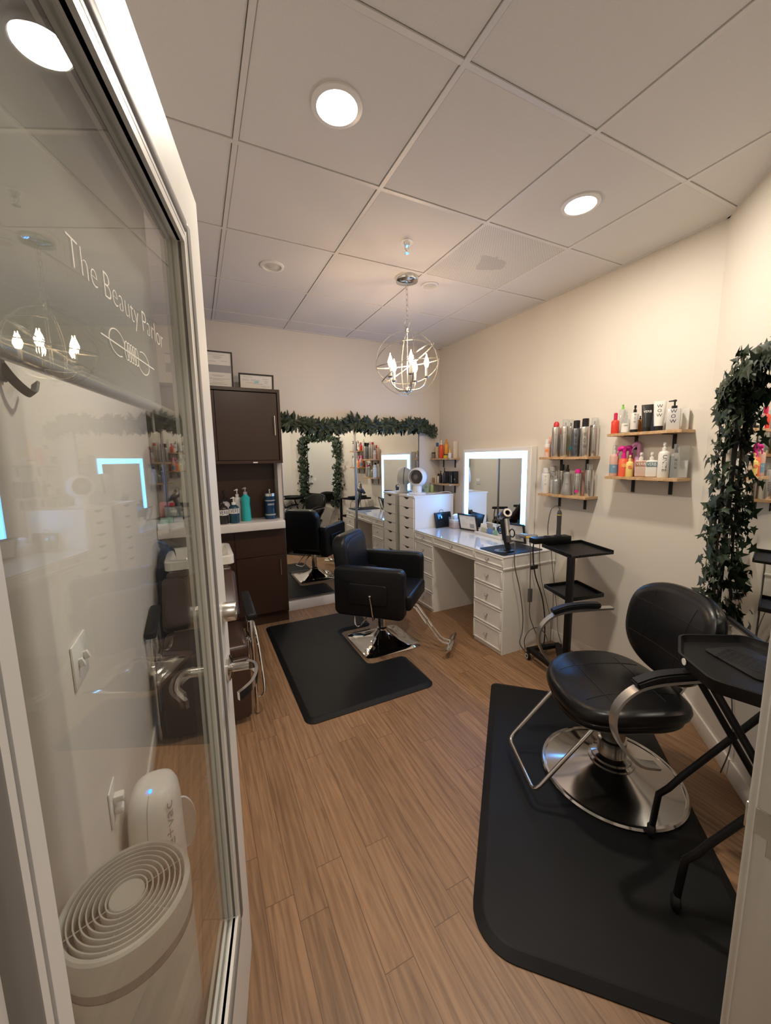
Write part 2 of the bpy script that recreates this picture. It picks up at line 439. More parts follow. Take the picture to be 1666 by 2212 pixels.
# wall angles
b.box(LX, WX, WY - .02, WY, CZ - .006, CZ + .01); b.box(WX - .02, WX, 1.1, WY, CZ - .006, CZ + .01); b.box(LX, LX + .02, FY, WY, CZ - .006, CZ + .01)
mid = (ANG0 + ANG1) / 2
b.box(mid.x - T_END / 2, mid.x + T_END / 2, mid.y - .01, mid.y + .01, CZ - .006, CZ + .01, rot=(0, 0, R(45)))
g = b.build('ceiling_grid', M['grid'], ceil)

def wallbox(name, *a, rot=None, m=None):
    b = MB(); b.box(*a, rot=rot); return struct(b.build(name, m or M['wall'], smooth=False))
wallbox('wall_back', LX - .1, WX + .1, WY, WY + .1, 0, CZ + .01)
wallbox('wall_right', WX, WX + .1, 1.16, WY, 0, CZ + .01)
wallbox('wall_left', LX - .1, LX, FY - .12, WY, 0, CZ + .01)
b = MB()
off = AN * -.05
c = (ANG0 + ANG1) / 2 + off
b.box(c.x - T_END / 2 - .03, c.x + T_END / 2 + .03, c.y - .05, c.y + .05, 0, CZ + .01, rot=(0, 0, R(45)))
struct(b.build('wall_angled', M['wall'], smooth=False))
DXL, DXR, DH = -.140, .742, 2.145
b = MB()
b.box(LX, DXL - .035, FY - .12, FY, 0, CZ + .01); b.box(DXR + .035, 2.6, FY - .12, FY, 0, CZ + .01); b.box(DXL - .035, DXR + .035, FY - .12, FY, DH + .035, CZ + .01)
struct(b.build('wall_front', M['wall'], smooth=False))
# corridor outside
b = MB(); b.box(-1.6, -1.5, -1.8, .105, 0, CZ + .01); struct(b.build('wall_corridor_left', M['wall'], smooth=False))
b = MB(); b.box(-1.5, 3.2, -1.8, -1.7, 0, CZ + .01); struct(b.build('wall_corridor_far', M['wall'], smooth=False))
b = MB(); b.box(3.1, 3.2, -1.7, .105, 0, CZ + .01); b.box(2.6, 3.1, .005, .105, 0, CZ + .01); b.box(-1.5, LX - .1, .005, .105, 0, CZ + .01)
struct(b.build('wall_corridor_right', M['wall'], smooth=False))

# door frame
def frame_side(name, x0, x1):
    b = MB(); b.box(x0, x1, FY - .13, FY + .004, 0, DH, bev=.004); return b
b = frame_side('', DXR, DXR + .035)
b.box(DXR - .004, DXR + .05, FY - .002, FY + .008, 0, DH + .03, bev=.003)
fr = struct(b.build('trim_1', M['doorw']))
b = MB(); z = .955; y0 = FY
b.box(DXR - .0022, DXR + .001, y0 - .075, y0 - .018, z - .05, z + .05, bev=.001, seg=1)
b.box(DXR - .0022, DXR + .001, y0 - .02, y0 + .004, z - .022, z + .022, bev=.001, seg=1)
b.box(DXR - .002, DXR + .006, y0 + .002, y0 + .011, z - .022, z + .022, bev=.002)
b.build('strike_plate', M['nickel'], fr)
b = frame_side('', DXL - .035, DXL); struct(b.build('trim_2', M['doorw']))
b = MB(); b.box(DXL - .035, DXR + .035, FY - .13, FY + .004, DH, DH + .035, bev=.004); struct(b.build('trim_3', M['doorw']))

# baseboards
def bb(name, p0, p1, nrm):
    p0, p1 = Vector(p0), Vector(p1); d = p1 - p0; L = d.length; c = (p0 + p1) / 2 + Vector(nrm) * .006
    b = MB(); a = math.atan2(d.y, d.x)
    b.box(c.x - L / 2, c.x + L / 2, c.y - .006, c.y + .006, 0, .095, bev=.003, rot=(0, 0, a))
    struct(b.build(name, M['base']))
bb('baseboard_back', (.0, WY), (WX, WY), (0, -1)); bb('baseboard_right', (WX, 1.155), (WX, WY), (-1, 0))
bb('baseboard_angled', ANG0, ANG1, AN); bb('baseboard_left', (LX, FY), (LX, 3.55), (1, 0)); bb('baseboard_front', (DXR + .05, FY), (ANG1.x, FY), (0, 1))

# ------------------------------------------------------------------ door
DW = .90
dr = thing('door_1', 'open white door', 'door', (-.1345, .2227, 0), R(78.3)); del dr['label']; del dr['category']; struct(dr)
gx0, gx1, gz0, gz1 = .100, .732, .345, 1.962
b = MB()
b.box(0, gx0, 0, .045, .01, 2.130); b.box(gx1, DW, 0, .045, .01, 2.130)
b.box(gx0, gx1, 0, .045, .01, gz0); b.box(gx0, gx1, 0, .045, gz1, 2.130)
b.build('door_leaf', M['doorw'], dr, smooth=False)
for face, nm in ((0, 'glazing_bead'), (1, 'glazing_bead')):
    b = MB()
    ysg = -1 if face == 0 else 1; yf = 0 if face == 0 else .045
    for k, (o_, w_, h_, bv) in enumerate(((.055, .030, .004, .0095), (.022, .010, .0, .003), (.012, .012, -.004, .003))):
        for (xa, xb, za, zb) in ((gx0 - o_, gx0 - o_ + w_, gz0 - o_, gz1 + o_), (gx1 + o_ - w_, gx1 + o_, gz0 - o_, gz1 + o_),
                                 (gx0 - o_ + w_, gx1 + o_ - w_, gz0 - o_, gz0 - o_ + w_), (gx0 - o_ + w_, gx1 + o_ - w_, gz1 + o_ - w_, gz1 + o_)):
            ya, yb = sorted((yf + ysg * h_, yf - ysg * .016))
            b.box(xa, xb, ya, yb, za, zb, bev=bv, seg=3)
    b.build(nm, M['bead'], dr)
b = MB(); b.box(gx0 - .008, gx1 + .008, .0165, .0225, gz0 - .008, gz1 + .008); b.build('glass_pane', M['glass'], dr, smooth=False)
# lettering on the glass
text_obj('The Beauty Parlor', .05, M['vinylletter'], dr, lambda u, v: (.421 + u, .0155, 1.7235 + v), width=.300, height=.038, thin=-.022)
b = MB(); yy = .0155
def ring(cx, cz, rx_, rz_, a0, a1, w=.0014):
    pts = [(.326 + (cx - .385) * .896 + rx_ * .896 * math.cos(R(a0 + (a1 - a0) * i / 24)), yy, cz - .0155 + rz_ * .9 * math.sin(R(a0 + (a1 - a0) * i / 24))) for i in range(25)]
    b.tube(pts, .001, flat=(w, .0006), up=(0, 0, 1) if False else None)
b.tube([(.326, yy, 1.6635), (.507, yy, 1.6635)], .001, flat=(.0018, .0006))
ring(.435, 1.681, .026, .017, 20, 300); ring(.535, 1.677, .026, .017, -160, 120)
for k in range(5): ring(.467 + k * .0095, 1.679, .0075, .013, 90, 450)
b.build('emblem', M['vinylletter'], dr)
# lock hardware on visible face (y<0)
b = MB(); zl = .972; xl = DW - .052
b.lathe([(0, 0), (.034, 0), (.034, .006), (.022, .012), (.012, .013), (.0115, .055), (0, .055)], (xl, 0, zl), Matrix.Rotation(R(90), 3, 'X'), 28)
b.tube(smooth_path([(xl + .006, -.050, zl + .001), (xl - .012, -.070, zl), (xl - .045, -.076, zl - .003), (xl - .085, -.068, zl - .008), (xl - .118, -.040, zl - .014)], 5), .009, flat=(.024, .008), up=(0, 0, 1))
b.build('lever_handle', M['brushed'], dr)
b = MB(); b.lathe([(0, 0), (.0255, 0), (.024, .030), (.0225, .032), (.010, .032), (.010, .0305), (0, .0305)], (xl, 0, 1.128), Matrix.Rotation(R(90), 3, 'X'), 28)
b.build('deadbolt_cylinder', M['nickel'], dr)
b = MB()
b.lathe([(0, 0), (.034, 0), (.034, .006), (.012, .013), (.0115, .05), (0, .05)], (xl, .045, zl), Matrix.Rotation(R(-90), 3, 'X'), 24)
b.tube([(xl, .095, zl), (xl - .03, .104, zl), (xl - .08, .100, zl), (xl - .11, .078, zl)], .009, flat=(.019, .007), up=(0, 0, 1))
b.build('lever_handle', M['brushed'], dr)
b = MB(); b.box(DW - .001, DW + .001, .01, .035, zl - .1, zl + .1); b.build('latch_plate', M['nickel'], dr)
# rod mounted across the inside of the door
t = thing('door_shade', 'grey shade with a round hem bar, half lowered behind the upper door glass', 'window shade', (-.1345, .2227, 0), R(78.3))
b = MB(); b.cyl((.03, .060, 1.622), (.795, .060, 1.622), .0100, n=24); b.build('hem_bar', cm((.42, .42, .41), .25), t)
b = MB(); b.box(.035, .692, .059, .061, 1.630, 2.050); b.build('shade_fabric', cm((.40, .39, .36), .9), t, smooth=False)
b = MB(); b.box(.03, .70, .0465, .080, 2.045, 2.085, bev=.006); b.build('head_rail', M['whitep'], t)
b = MB(); b.cyl((.655, .066, 1.615), (.655, .066, 1.575), .002, n=8); b.build('pull_cord', M['cordw'], t)
t = thing('coat_hook', 'black curved coat hook on the left wall behind the door glass', 'hook', (LX, 1.03, 1.672))
b = MB(); b.tube(smooth_path([(.003, -.06, .03), (.016, -.055, .005), (.026, -.03, -.012), (.030, -.005, -.012), (.028, .022, .012)], 5), .008, flat=(.016, .005)); b.build('arm', M['iron'], t)
b = MB(); b.box(.0005, .006, -.075, -.045, 0.0, .06, bev=.002); b.build('plate', M['iron'], t)

# switch plate and outlet on left wall
t = thing('light_switch_plate', 'white double light switch plate on the left wall', 'light switch', (LX, 1.198, 1.014))
b = MB(); b.box(.0003, .006, -.062, .062, -.058, .058, bev=.003); b.build('plate', M['whitep'], t)
for s_ in (-.023, .023):
    b = MB(); b.box(.005, .018, s_ - .005, s_ + .005, -.010, .012, bev=.002, rot=(0, R(-18), 0)); b.build('toggle', M['whitep'], t)
t = thing('wall_outlet', 'white wall outlet with a plug behind the round floor vacuum', 'outlet', (LX, 1.33, .475))
b = MB(); b.box(.0003, .006, -.04, .04, -.06, .06, bev=.003); b.build('plate', M['whitep'], t)
b = MB(); b.box(.006, .034, -.014, .014, .004, .026, bev=.005); b.box(.006, .030, -.014, .014, -.036, -.014, bev=.005); b.build('plug', M['whitep'], t)

# ------------------------------------------------------------------ ceiling fixtures
def downlight(x, y, r, on, label, name='downlight'):
    t = thing(name, label, 'ceiling light', (x, y, CZ - .0015))
    b = MB(); b.lathe([(r, 0), (r * .995, -.006), (r * .80, -.009), (r * .76, -.004), (r * .76, .0), (r, 0)], n=40); b.build('trim_ring', M['whitep'], t)
    b = MB()
    if on: b.lathe([(0, -.0035), (r * .77, -.0035), (r * .77, -.002), (0, -.002)], n=40); b.build('lens', M['lens'], t)
    else:
        b.lathe([(r * .76, -.004), (r * .6, -.001), (r * .42, -.006), (0, -.012)], n=32); b.build('baffle', cm((.6, .58, .53), .5), t)
    return t
downlight(.529, 1.413, .088, True, 'round lit recessed downlight nearest the door')
downlight(1.764, 1.411, .088, True, 'round lit recessed downlight near the right wall')
downlight(.524, 2.631, .072, False, 'round unlit recessed light above the tall brown cabinet')
downlight(1.577, 2.458, .060, False, 'small unlit round ceiling fitting just right of the chandelier canopy')
t = thing('sprinkler_head', 'chrome fire sprinkler head on the ceiling above the chandelier', 'sprinkler', (1.161, 2.05, CZ - .0015))
b = MB(); b.lathe([(.036, 0), (.036, -.002), (.026, -.004), (.02, .0), (.036, 0)], n=28); b.build('escutcheon', M['whitep'], t)
b = MB(); b.lathe([(0, -.02), (.013, -.02), (.016, -.010), (.02, 0), (0, 0)], n=20)
b.tube([(.009, 0, -.02), (.012, 0, -.033), (.0, 0, -.045), (-.012, 0, -.033), (-.009, 0, -.02)], .0022)
b.cyl((0, 0, -.045), (0, 0, -.055), .004); b.lathe([(0, -.057), (.014, -.057), (.014, -.055), (0, -.055)], n=16); b.build('sprinkler_body', M['chrome'], t)
t = thing('air_diffuser', 'square perforated metal air diffuser panel in the ceiling', 'air vent', (GX + 2.5 * TS, GY + 1.5 * TS, CZ))
b = MB(); h = TS / 2 - .0105; b.box(-h, h, -h, h, -.0045, .006, bev=.001, seg=1); b.build('perforated_face', M['perf'], t, smooth=False)

# chandelier
CX, CY = 1.373, 2.427
t = thing('orb_chandelier', 'metal orb chandelier with five lit candle bulbs hanging on a chain', 'chandelier', (CX, CY, CZ - .003), R(20))
b = MB(); b.lathe([(0, -.034), (.02, -.034), (.05, -.030), (.074, -.022), (.08, -.008), (.08, .003), (0, .003)], n=40); b.build('canopy', M['chrome'], t)
b = MB(); z = -.034; k = 0
while z > -.255:
    pts = [(.0085 * math.cos(a) if k % 2 else 0, 0 if k % 2 else .0085 * math.cos(a), z - .019 + .021 * math.sin(a)) for a in [2 * PI * i / 14 for i in range(14)]]
    b.tube(pts, .0018, n=6, closed=True); z -= .034; k += 1
b.tube([(.0, .022 * math.cos(a), -.288 + .026 * math.sin(a)) for a in [2 * PI * i / 20 for i in range(20)]], .0028, n=6, closed=True)
b.build('chain', M['nickel'], t)
SZ = 2.170 - (CZ - .003); SR = .215
b = MB(); b.lathe([(0, SZ + SR - .012), (.014, SZ + SR - .01), (.014, SZ + SR + .012), (.005, SZ + SR + .02), (0, SZ + SR + .028)], n=16)
b.cyl((0, 0, SZ + SR), (0, 0, SZ - .16), .004); b.lathe([(0, SZ - .195), (.028, SZ - .192), (.033, SZ - .185), (.028, SZ - .165), (.010, SZ - .155), (0, SZ - .155)], n=24); b.lathe([(0, SZ - .208), (.006, SZ - .205), (.006, SZ - .19), (0, SZ - .19)], n=10)
b.build('center_stem', M['nickel'], t)
def hoop(rot, r=SR, w=.010, zz=SZ):
    b = MB(); pts = []
    for i in range(64):
        a = 2 * PI * i / 64; v = rot @ Vector((r * math.cos(a), 0, r * math.sin(a))); pts.append(v + Vector((0, 0, zz)))
    # flat strap: build ring with radial thin, axial wide
    nrm = rot @ Vector((0, 1, 0)); rings = []
    for p in pts:
        d = (p - Vector((0, 0, zz))).normalized()
        rings.append([b.bm.verts.new(p + d * .0012 * a_ + nrm * w / 2 * c_) for a_, c_ in ((1, 1), (-1, 1), (-1, -1), (1, -1))])
    for i in range(64):
        A, B = rings[i], rings[(i + 1) % 64]
        for q in range(4): b.bm.faces.new((A[q], A[(q + 1) % 4], B[(q + 1) % 4], B[q]))
    b.build('hoop', M['nickel'], t)
rx = lambda d: Matrix.Rotation(R(d), 3, 'X'); ryy = lambda d: Matrix.Rotation(R(d), 3, 'Y'); rzz = lambda d: Matrix.Rotation(R(d), 3, 'Z')
hoop(rzz(-40)); hoop(rzz(52), SR * .985, .006)
hoop(rzz(-40) @ ryy(0) @ rx(62) @ rzz(0), SR * 1.01, .006); hoop(rzz(48) @ rx(55), SR * 1.02, .006); hoop(rzz(95) @ rx(80) , SR * 1.03, .006)
for k in range(5):
    a = R(72 * k + 15); ca, sa = math.cos(a), math.sin(a); rr_ = .132
    b = MB()
    pts = [(ca * x, sa * x, SZ + z_) for x, z_ in ((.02, -.178), (.06, -.178), (.098, -.165), (.124, -.135), (rr_, -.098))]
    b.tube(smooth_path(pts, 4), .0042, n=8)
    b.build('arm', M['nickel'], t)
    b = MB(); b.lathe([(0, -.103), (.012, -.103), (.019, -.097), (.020, -.091), (.0, -.091)], (ca * rr_, sa * rr_, SZ), n=16)
    b.lathe([(.0095, -.091), (.0095, -.035), (0, -.035)], (ca * rr_, sa * rr_, SZ), n=14); c_ = b.build('candle_sleeve', M['nickel'], t)
    b = MB(); b.lathe([(0, -.035), (.007, -.034), (.0165, -.010), (.0165, .004), (.011, .022), (.004, .042), (.0015, .056), (0, .057)], (ca * rr_, sa * rr_, SZ), n=14)
    b.build('candle_bulb', M['bulb'], c_)

# ------------------------------------------------------------------ anti fatigue mats
def rounded_poly(pts, r, seg=8):
    out = []; n = len(pts)
    for i in range(n):
        p = Vector(pts[i]); a = (Vector(pts[i - 1]) - p).normalized(); c = (Vector(pts[(i + 1) % n]) - p).normalized()
        rr_ = r[i] if isinstance(r, (list, tuple)) else r
        if rr_ <= 0: out.append((p.x, p.y)); continue
        ang = a.angle(c); d = rr_ / math.tan(ang / 2)
        pa, pc = p + a * d, p + c * d; bis = (a + c).normalized(); cen = p + bis * (rr_ / math.sin(ang / 2))
        a0 = math.atan2((pa - cen).y, (pa - cen).x); a1 = math.atan2((pc - cen).y, (pc - cen).x)
        da = (a1 - a0 + PI) % (2 * PI) - PI
        for k in range(seg + 1): th = a0 + da * k / seg; out.append((cen.x + rr_ * math.cos(th), cen.y + rr_ * math.sin(th)))
    return out
def offset_poly(poly, d):
    out = []; n = len(poly)
    for i in range(n):
        p0, p1, p2 = Vector(poly[i - 1]), Vector(poly[i]), Vector(poly[(i + 1) % n])
        e1 = (p1 - p0).normalized(); e2 = (p2 - p1).normalized(); nn = Vector((-e1.y - e2.y, e1.x + e2.x))
        nn = nn.normalized() if nn.length > 1e-6 else Vector((-e1.y, e1.x)); out.append((p1.x + nn.x * d, p1.y + nn.y * d))
    return out
def mat_mesh(poly, name, label):
    area = sum(poly[i - 1][0] * poly[i][1] - poly[i][0] * poly[i - 1][1] for i in range(len(poly)))
    if area < 0: poly = poly[::-1]
    b = MB(); rings = []
    for d, z in ((0, .0005), (0, .004), (.012, .009), (.03, .0165), (.036, .018)):
        q = offset_poly(poly, d); rings.append([b.bm.verts.new((x, y, z)) for x, y in q])
    n = len(poly); b.bm.faces.new(list(reversed(rings[0]))); b.bm.faces.new(rings[-1])
    for A, B in zip(rings, rings[1:]):
        for i in range(n): j = (i + 1) % n; b.bm.faces.new((A[i], A[j], B[j], B[i]))
    o = b.build(name, M['matr'], angle=7); return tag(o, label, 'floor mat')
mat_mesh(rounded_poly([(.465, 2.02), (1.345, 2.02), (1.345, 2.47), (1.045, 2.47), (1.045, 3.09), (1.345, 3.09), (1.345, 3.50), (.465, 3.50)], [.06, .06, .045, .05, .05, .045, .05, .05]), 'salon_floor_mat', 'black rectangular floor mat under the square-based armchair')
u_ = Vector((math.cos(R(46)), math.sin(R(46)))); v_ = Vector((u_.y, -u_.x)); o_ = Vector((1.697, 1.873))
P2 = [o_, o_ - u_ * 1.50, o_ - u_ * 1.50 + v_ * .87, o_ + v_ * .87]
P2 = [(p.x, p.y) for p in P2]
mat_mesh(rounded_poly(P2, [.045, .14, .14, .05]), 'salon_floor_mat', 'large black floor mat under the round-based salon chair in the foreground')

# ------------------------------------------------------------------ styling chair with square base
c1x, c1y = 1.305, 2.765
t = thing('styling_chair', 'black padded armchair on a square chrome base beside the white desk', 'salon chair', (c1x, c1y, 0), R(-45))
b = MB()   # square base pyramid (aligned with the room)
rot = Matrix.Rotation(R(45), 3, 'Z'); hs = .243; N = 12
prof = [(1.0, .002), (1.0, .010), (.97, .016), (.8, .022), (.6, .034), (.42, .055), (.28, .085), (.17, .115)]
rings = []
for f, z in prof:
    rg = []
    for i in range(40):
        a = 2 * PI * i / 40 + PI / 40 * 0; c, s_ = math.cos(a), math.sin(a)
        e = 14 if f > .75 else 5 if f > .35 else 2.2
        k = 1 / ((abs(c) ** e + abs(s_) ** e) ** (1 / e)); rg.append(b.bm.verts.new(rot @ Vector((c * k * f * hs, s_ * k * f * hs, z))))
    rings.append(rg)
for A, B in zip(rings, rings[1:]):
    for i in range(40): j = (i + 1) % 40; b.bm.faces.new((A[i], A[j], B[j], B[i]))
b.bm.faces.new(rings[0]); b.bm.faces.new(rings[-1]); b.build('base_plate', M['chrome'], t)
b = MB(); b.lathe([(.045, .105), (.045, .125), (.034, .135), (.034, .31), (.025, .31), (.025, .36), (0, .36)], n=28); b.build('hydraulic_post', M['chrome'], t)
b = MB(); b.box(-.20, .20, -.19, .19, .345, .375, bev=.008); b.build('seat_frame', M['blackm'], t)
b = MB(); b.tube(smooth_path([(-.02, -.03, .33), (-.06, -.09, .30), (-.12, -.17, .20), (-.17, -.16, .185), (-.23, -.03, .20), (-.20, .0, .27), (-.10, .01, .33)], 5), .006, n=8); b.build('pump_pedal', M['chrome'], t)
b = MB(); b.box(-.22, .315, -.235, .235, .38, .505, bev=.03, seg=4); b.build('seat', M['leather'], t)
b = MB(); b.box(-.22, -.10, -.225, .225, .50, .60, bev=.035, seg=4); b.build('lumbar_roll', M['leather'], t)
def backfn(x, y, z): return (x, y, z)
b = MB()  # backrest: rounded top outline standing up, tilted
bm2 = b
outline = rounded_poly([(-.235, .42), (.235, .42), (.235, .93), (-.235, .93)], [.02, .02, .11, .11], 8)
rings = []
def slab(b, outline, x0, x1, bev=.02, tilt=0.0, piv=(0, 0, 0), axis='x'):
    area = sum(outline[i - 1][0] * outline[i][1] - outline[i][0] * outline[i - 1][1] for i in range(len(outline)))
    if area < 0: outline = outline[::-1]
    rings = []; seq = []
    for k in range(5): a = PI / 2 * k / 4; seq.append((bev * (1 - math.sin(a)), x0 + bev * (1 - math.cos(a))))
    for k in range(5): a = PI / 2 * (1 - k / 4); seq.append((bev * (1 - math.sin(a)), x1 - bev * (1 - math.cos(a))))
    vs = []
    for d, x in seq:
        q = offset_poly(outline, d); rg = [b.bm.verts.new((x, y, z)) if axis == 'x' else b.bm.verts.new((y, x, z)) for y, z in q]; rings.append(rg); vs += rg
    n = len(outline)
    for A, B in zip(rings, rings[1:]):
        for i in range(n): j = (i + 1) % n; b.bm.faces.new((A[i], A[j], B[j], B[i]))
    b.bm.faces.new(rings[0]); b.bm.faces.new(rings[-1])
    if tilt:
        bmesh.ops.rotate(b.bm, cent=piv, matrix=Matrix.Rotation(tilt, 3, 'Y'), verts=vs)
    return b
slab(b, outline, -.285, -.175, .03, R(-7), (-.2, 0, .45)); bk = b.build('backrest', M['leather'], t)
b = MB(); slab(b, rounded_poly([(-.185, .50), (.185, .50), (.185, .885), (-.185, .885)], [.02, .02, .10, .10], 8), -.19, -.166, .012, R(-7), (-.2, 0, .45)); b.build('front_panel', M['leather'], bk)
for s_ in (-1, 1):
    ya, yb = sorted((s_ * .235, s_ * .325))
    b = MB(); slab(b, rounded_poly([(-.275, .335), (.285, .335), (.285, .715), (-.275, .715)], [.05, .05, .05, .05], 6), ya, yb, .022, axis='y')
    ar = b.build('armrest', M['leather'], t)
    ya, yb = sorted((s_ * .322, s_ * .333))
    b = MB(); slab(b, rounded_poly([(-.15, .44), (.16, .44), (.16, .60), (-.15, .60)], .03, 6), ya, yb + (0 if s_ < 0 else .006), .006, axis='y') if s_ > 0 else slab(b, rounded_poly([(-.15, .44), (.16, .44), (.16, .60), (-.15, .60)], .03, 6), ya - .006, yb, .007, axis='y'); b.build('side_panel', M['leather'], ar)
b = MB(); b.tube(smooth_path([(.03, -.348, .505), (.045, -.350, .42), (.05, -.345, .345), (.04, -.30, .315), (.0, -.10, .345)], 4), .0055); b.build('recline_lever', M['chrome'], t)
b = MB(); b.lathe([(0, -.012), (.009, -.008), (.012, 0), (.009, .008), (0, .012)], (.03, -.348, .515), n=14); b.build('lever_knob', M['nickel'], t)
b = MB()
for s_ in (-1, 1): b.tube([(.22, s_ * .03, .385), (.26, s_ * .03, .365)] + smooth_path([(.30, s_ * .03, .335), (.46, s_ * .03, .125), (.49, s_ * .03, .092), (.52, s_ * .03, .077), (.565, s_ * .03, .073)], 3), .0085)
b.build('footrest_arm', M['chrome'], t)
b = MB(); b.box(.545, .60, -.15, .15, .060, .082, bev=.006, rot=(0, R(-40), 0)); b.build('footrest_bar', M['brushed'], t)

# ------------------------------------------------------------------ round base chair
c2x, c2y = 1.665, 1.015
t = thing('styling_chair', 'black leather salon chair with looped metal arms on a round chrome base', 'salon chair', (c2x, c2y, 0), R(155))
ZB = .0185
b = MB(); b.lathe([(0, ZB), (.300, ZB), (.304, ZB + .010), (.298, ZB + .018), (.288, ZB + .020), (.285, ZB + .014), (.20, ZB + .040), (.10, ZB + .075), (.085, ZB + .085), (.0, ZB + .085)], n=72); b.build('round_base', M['brushed'], t)
b = MB(); b.lathe([(.098, .098), (.098, .108), (.085, .114), (.085, .125), (.062, .135), (.060, .205), (.052, .212), (.052, .36), (0, .36)], n=36); b.build('hydraulic_post', M['brushed'], t)
b = MB(); b.box(-.17, .17, -.14, .14, .36, .385, bev=.008); b.build('seat_frame', M['blackm'], t)
def seatfn(x, y, z):
    return (x, y, z + .035 * max(0, (abs(y) / .27)) ** 3 * (1 if z > -.2 else 0) - .02 * max(0, x / .26) ** 2)
b = MB(); b.pad(.262, .268, .085, exp=2.8, dome=.026, n=64, fn=seatfn, loc=(.015, 0, .447)); b.pad(.25, .25, .05, exp=2.6, dome=0, n=64, fn=seatfn, loc=(.015, 0, .405)); b.build('seat', M['leather2'], t)
def seam3(b, pts, r=.0013): b.tube(pts, r, n=6)
def seat_top(x, y):
    f = min(1, ((abs(x) / .22) ** 2.8 + (abs(y) / .226) ** 2.8) ** (1 / 2.8)); z = .0425 + .026 * (1 - f * f)
    if f >= 1:
        pass
    q = seatfn(x, y, z); return (q[0] + .015, q[1], q[2] + .447 + .0006)
b = MB()
for y_ in (-.12, .12): seam3(b, [seat_top(-.19 + .38 * i / 12, y_) for i in range(13)])
for x_ in (-.11, .11): seam3(b, [seat_top(x_, -.18 + .36 * i / 12) for i in range(13)])
b.build('stitching', M['leather'], t)
# backrest, curved oval
TB = R(-14); bx, bz = -.262, .715
def bfn(x, y, z):   # x: height dir, y: width, z: thickness (front +)
    zz = z - .0 + .9 * y * y
    y = y * (1 + .5 * x); v = Matrix.Rotation(TB, 3, 'Y') @ Vector((zz, y, x)); return (v.x + bx, v.y, v.z + bz)
b = MB(); b.pad(.212, .245, .095, exp=2.6, dome=.02, n=64, fn=bfn); b.build('backrest', M['leather2'], t)
def back_pt(x, y):
    f = min(1, ((abs(x) / .165) ** 2.6 + (abs(y) / .198) ** 2.6) ** (1 / 2.6)); return bfn(x, y, .0480 + .02 * (1 - f * f))
b = MB()
for x_ in (-.075, .085): seam3(b, [back_pt(x_, -.19 + .38 * i / 12) for i in range(13)])
for y_ in (-.11, .11): seam3(b, [back_pt(-.15 + .30 * i / 12, y_) for i in range(13)])
b.build('stitching', M['leather'], t)
b = MB(); b.tube([(-.15, 0, .385), (-.27, 0, .42), (-.335, 0, .52), (-.355, 0, .68)], .02, flat=(.012, .06)); b.build('back_bracket', M['brushed'], t)
for s_ in (-1, 1):
    Y = s_ * .335
    b = MB()
    pts = smooth_path([(-.17, Y, .705), (-.05, Y, .700), (.08, Y, .690), (.16, Y, .662), (.215, Y, .600), (.222, Y, .52), (.185, Y, .44), (.12, Y, .37), (.02, Y - s_ * .03, .325)], 5)
    b.tube(pts, .01, flat=(.011, .036), up=(0, 0, 1)); ar = b.build('arm', mat('satin_silver_arm', (.50, .49, .47), .34, .85), t)
    b = MB(); b.tube(smooth_path([(-.10, Y, .722), (-.02, Y, .724), (.08, Y, .715), (.155, Y, .690)], 5), .018, flat=(.026, .046), up=(0, 0, 1)); bmesh.ops.bevel(b.bm, geom=[e for e in b.bm.edges], offset=.006, segments=2, affect='EDGES') ; b.build('arm_pad', M['rubber'], ar)
b = MB()
b.tube([(.17, -.16, .405), (.405, -.16, .118)] + [(.418, -.157, .102), (.427, -.148, .092), (.430, -.130, .088), (.430, .130, .088), (.427, .148, .092), (.418, .157, .102)] + [(.405, .16, .118), (.17, .16, .405)], .009, n=10)
b.build('footrest', M['chrome'], t)

# ------------------------------------------------------------------ desk
DX = 2.012; DZ = .78
t = thing('vanity_desk', 'long white vanity desk with crystal-knob drawers against the right wall', 'desk', (0, 0, 0))
b = MB(); b.box(DX - .008, 2.552, 2.112, 3.416, DZ - .008, DZ, bev=.001, seg=1); b.build('glass_top', M['glasstop'], t)
b = MB()
b.box(DX, 2.55, 2.115, 3.414, DZ - .088, DZ - .008)
b.box(DX + .004, 2.55, 2.118, 2.448, .0, DZ - .088); b.box(DX + .004, 2.55, 3.072, 3.412, .0, DZ - .088)
for ya, yb in ((2.110, 2.452), (3.068, 3.416)):
    b.box(DX - .006, 2.552, ya, yb, DZ - .102, DZ - .088, bev=.003)
b.box(DX - .006, 2.552, 2.452, 3.068, DZ - .102, DZ - .088, bev=.003)
b.box(DX + .12, DX + .13, 2.46, 3.06, .55, .68) if False else None
b.build('desk_body', M['laq'], t, smooth=False)
def drawer(y0, y1, z0, z1):
    b = MB(); f = .013
    b.box(DX - .006, DX + .010, y0, y1, z0, z1, bev=.001, seg=1)
    for (a0, a1, e0, e1) in ((y0, y1, z0, z0 + f), (y0, y1, z1 - f, z1), (y0, y0 + f, z0 + f, z1 - f), (y1 - f, y1, z0 + f, z1 - f)):
        b.box(DX - .012, DX - .005, a0, a1, e0, e1, bev=.003)
    d = b.build('drawer', M['laq'], t)
    yc, zc = (y0 + y1) / 2, (z0 + z1) / 2
    b = MB(); b.lathe([(0, 0), (.006, 0), (.005, .008), (.0105, .014), (.0145, .022), (.010, .028), (0, .030)], (DX - .006, yc, zc), Matrix.Rotation(R(-90), 3, 'Y'), 10)
    b.build('knob', M['crystal'], d, smooth=False)
drawer(2.12, 2.448, DZ - .084, DZ - .012); drawer(2.454, 3.066, DZ - .084, DZ - .012); drawer(3.072, 3.41, DZ - .084, DZ - .012)
for (z0, z1) in ((.525, .672), (.362, .518), (.196, .355), (.032, .189)):
    drawer(2.124, 2.446, z0, z1); drawer(3.074, 3.41, z0, z1)

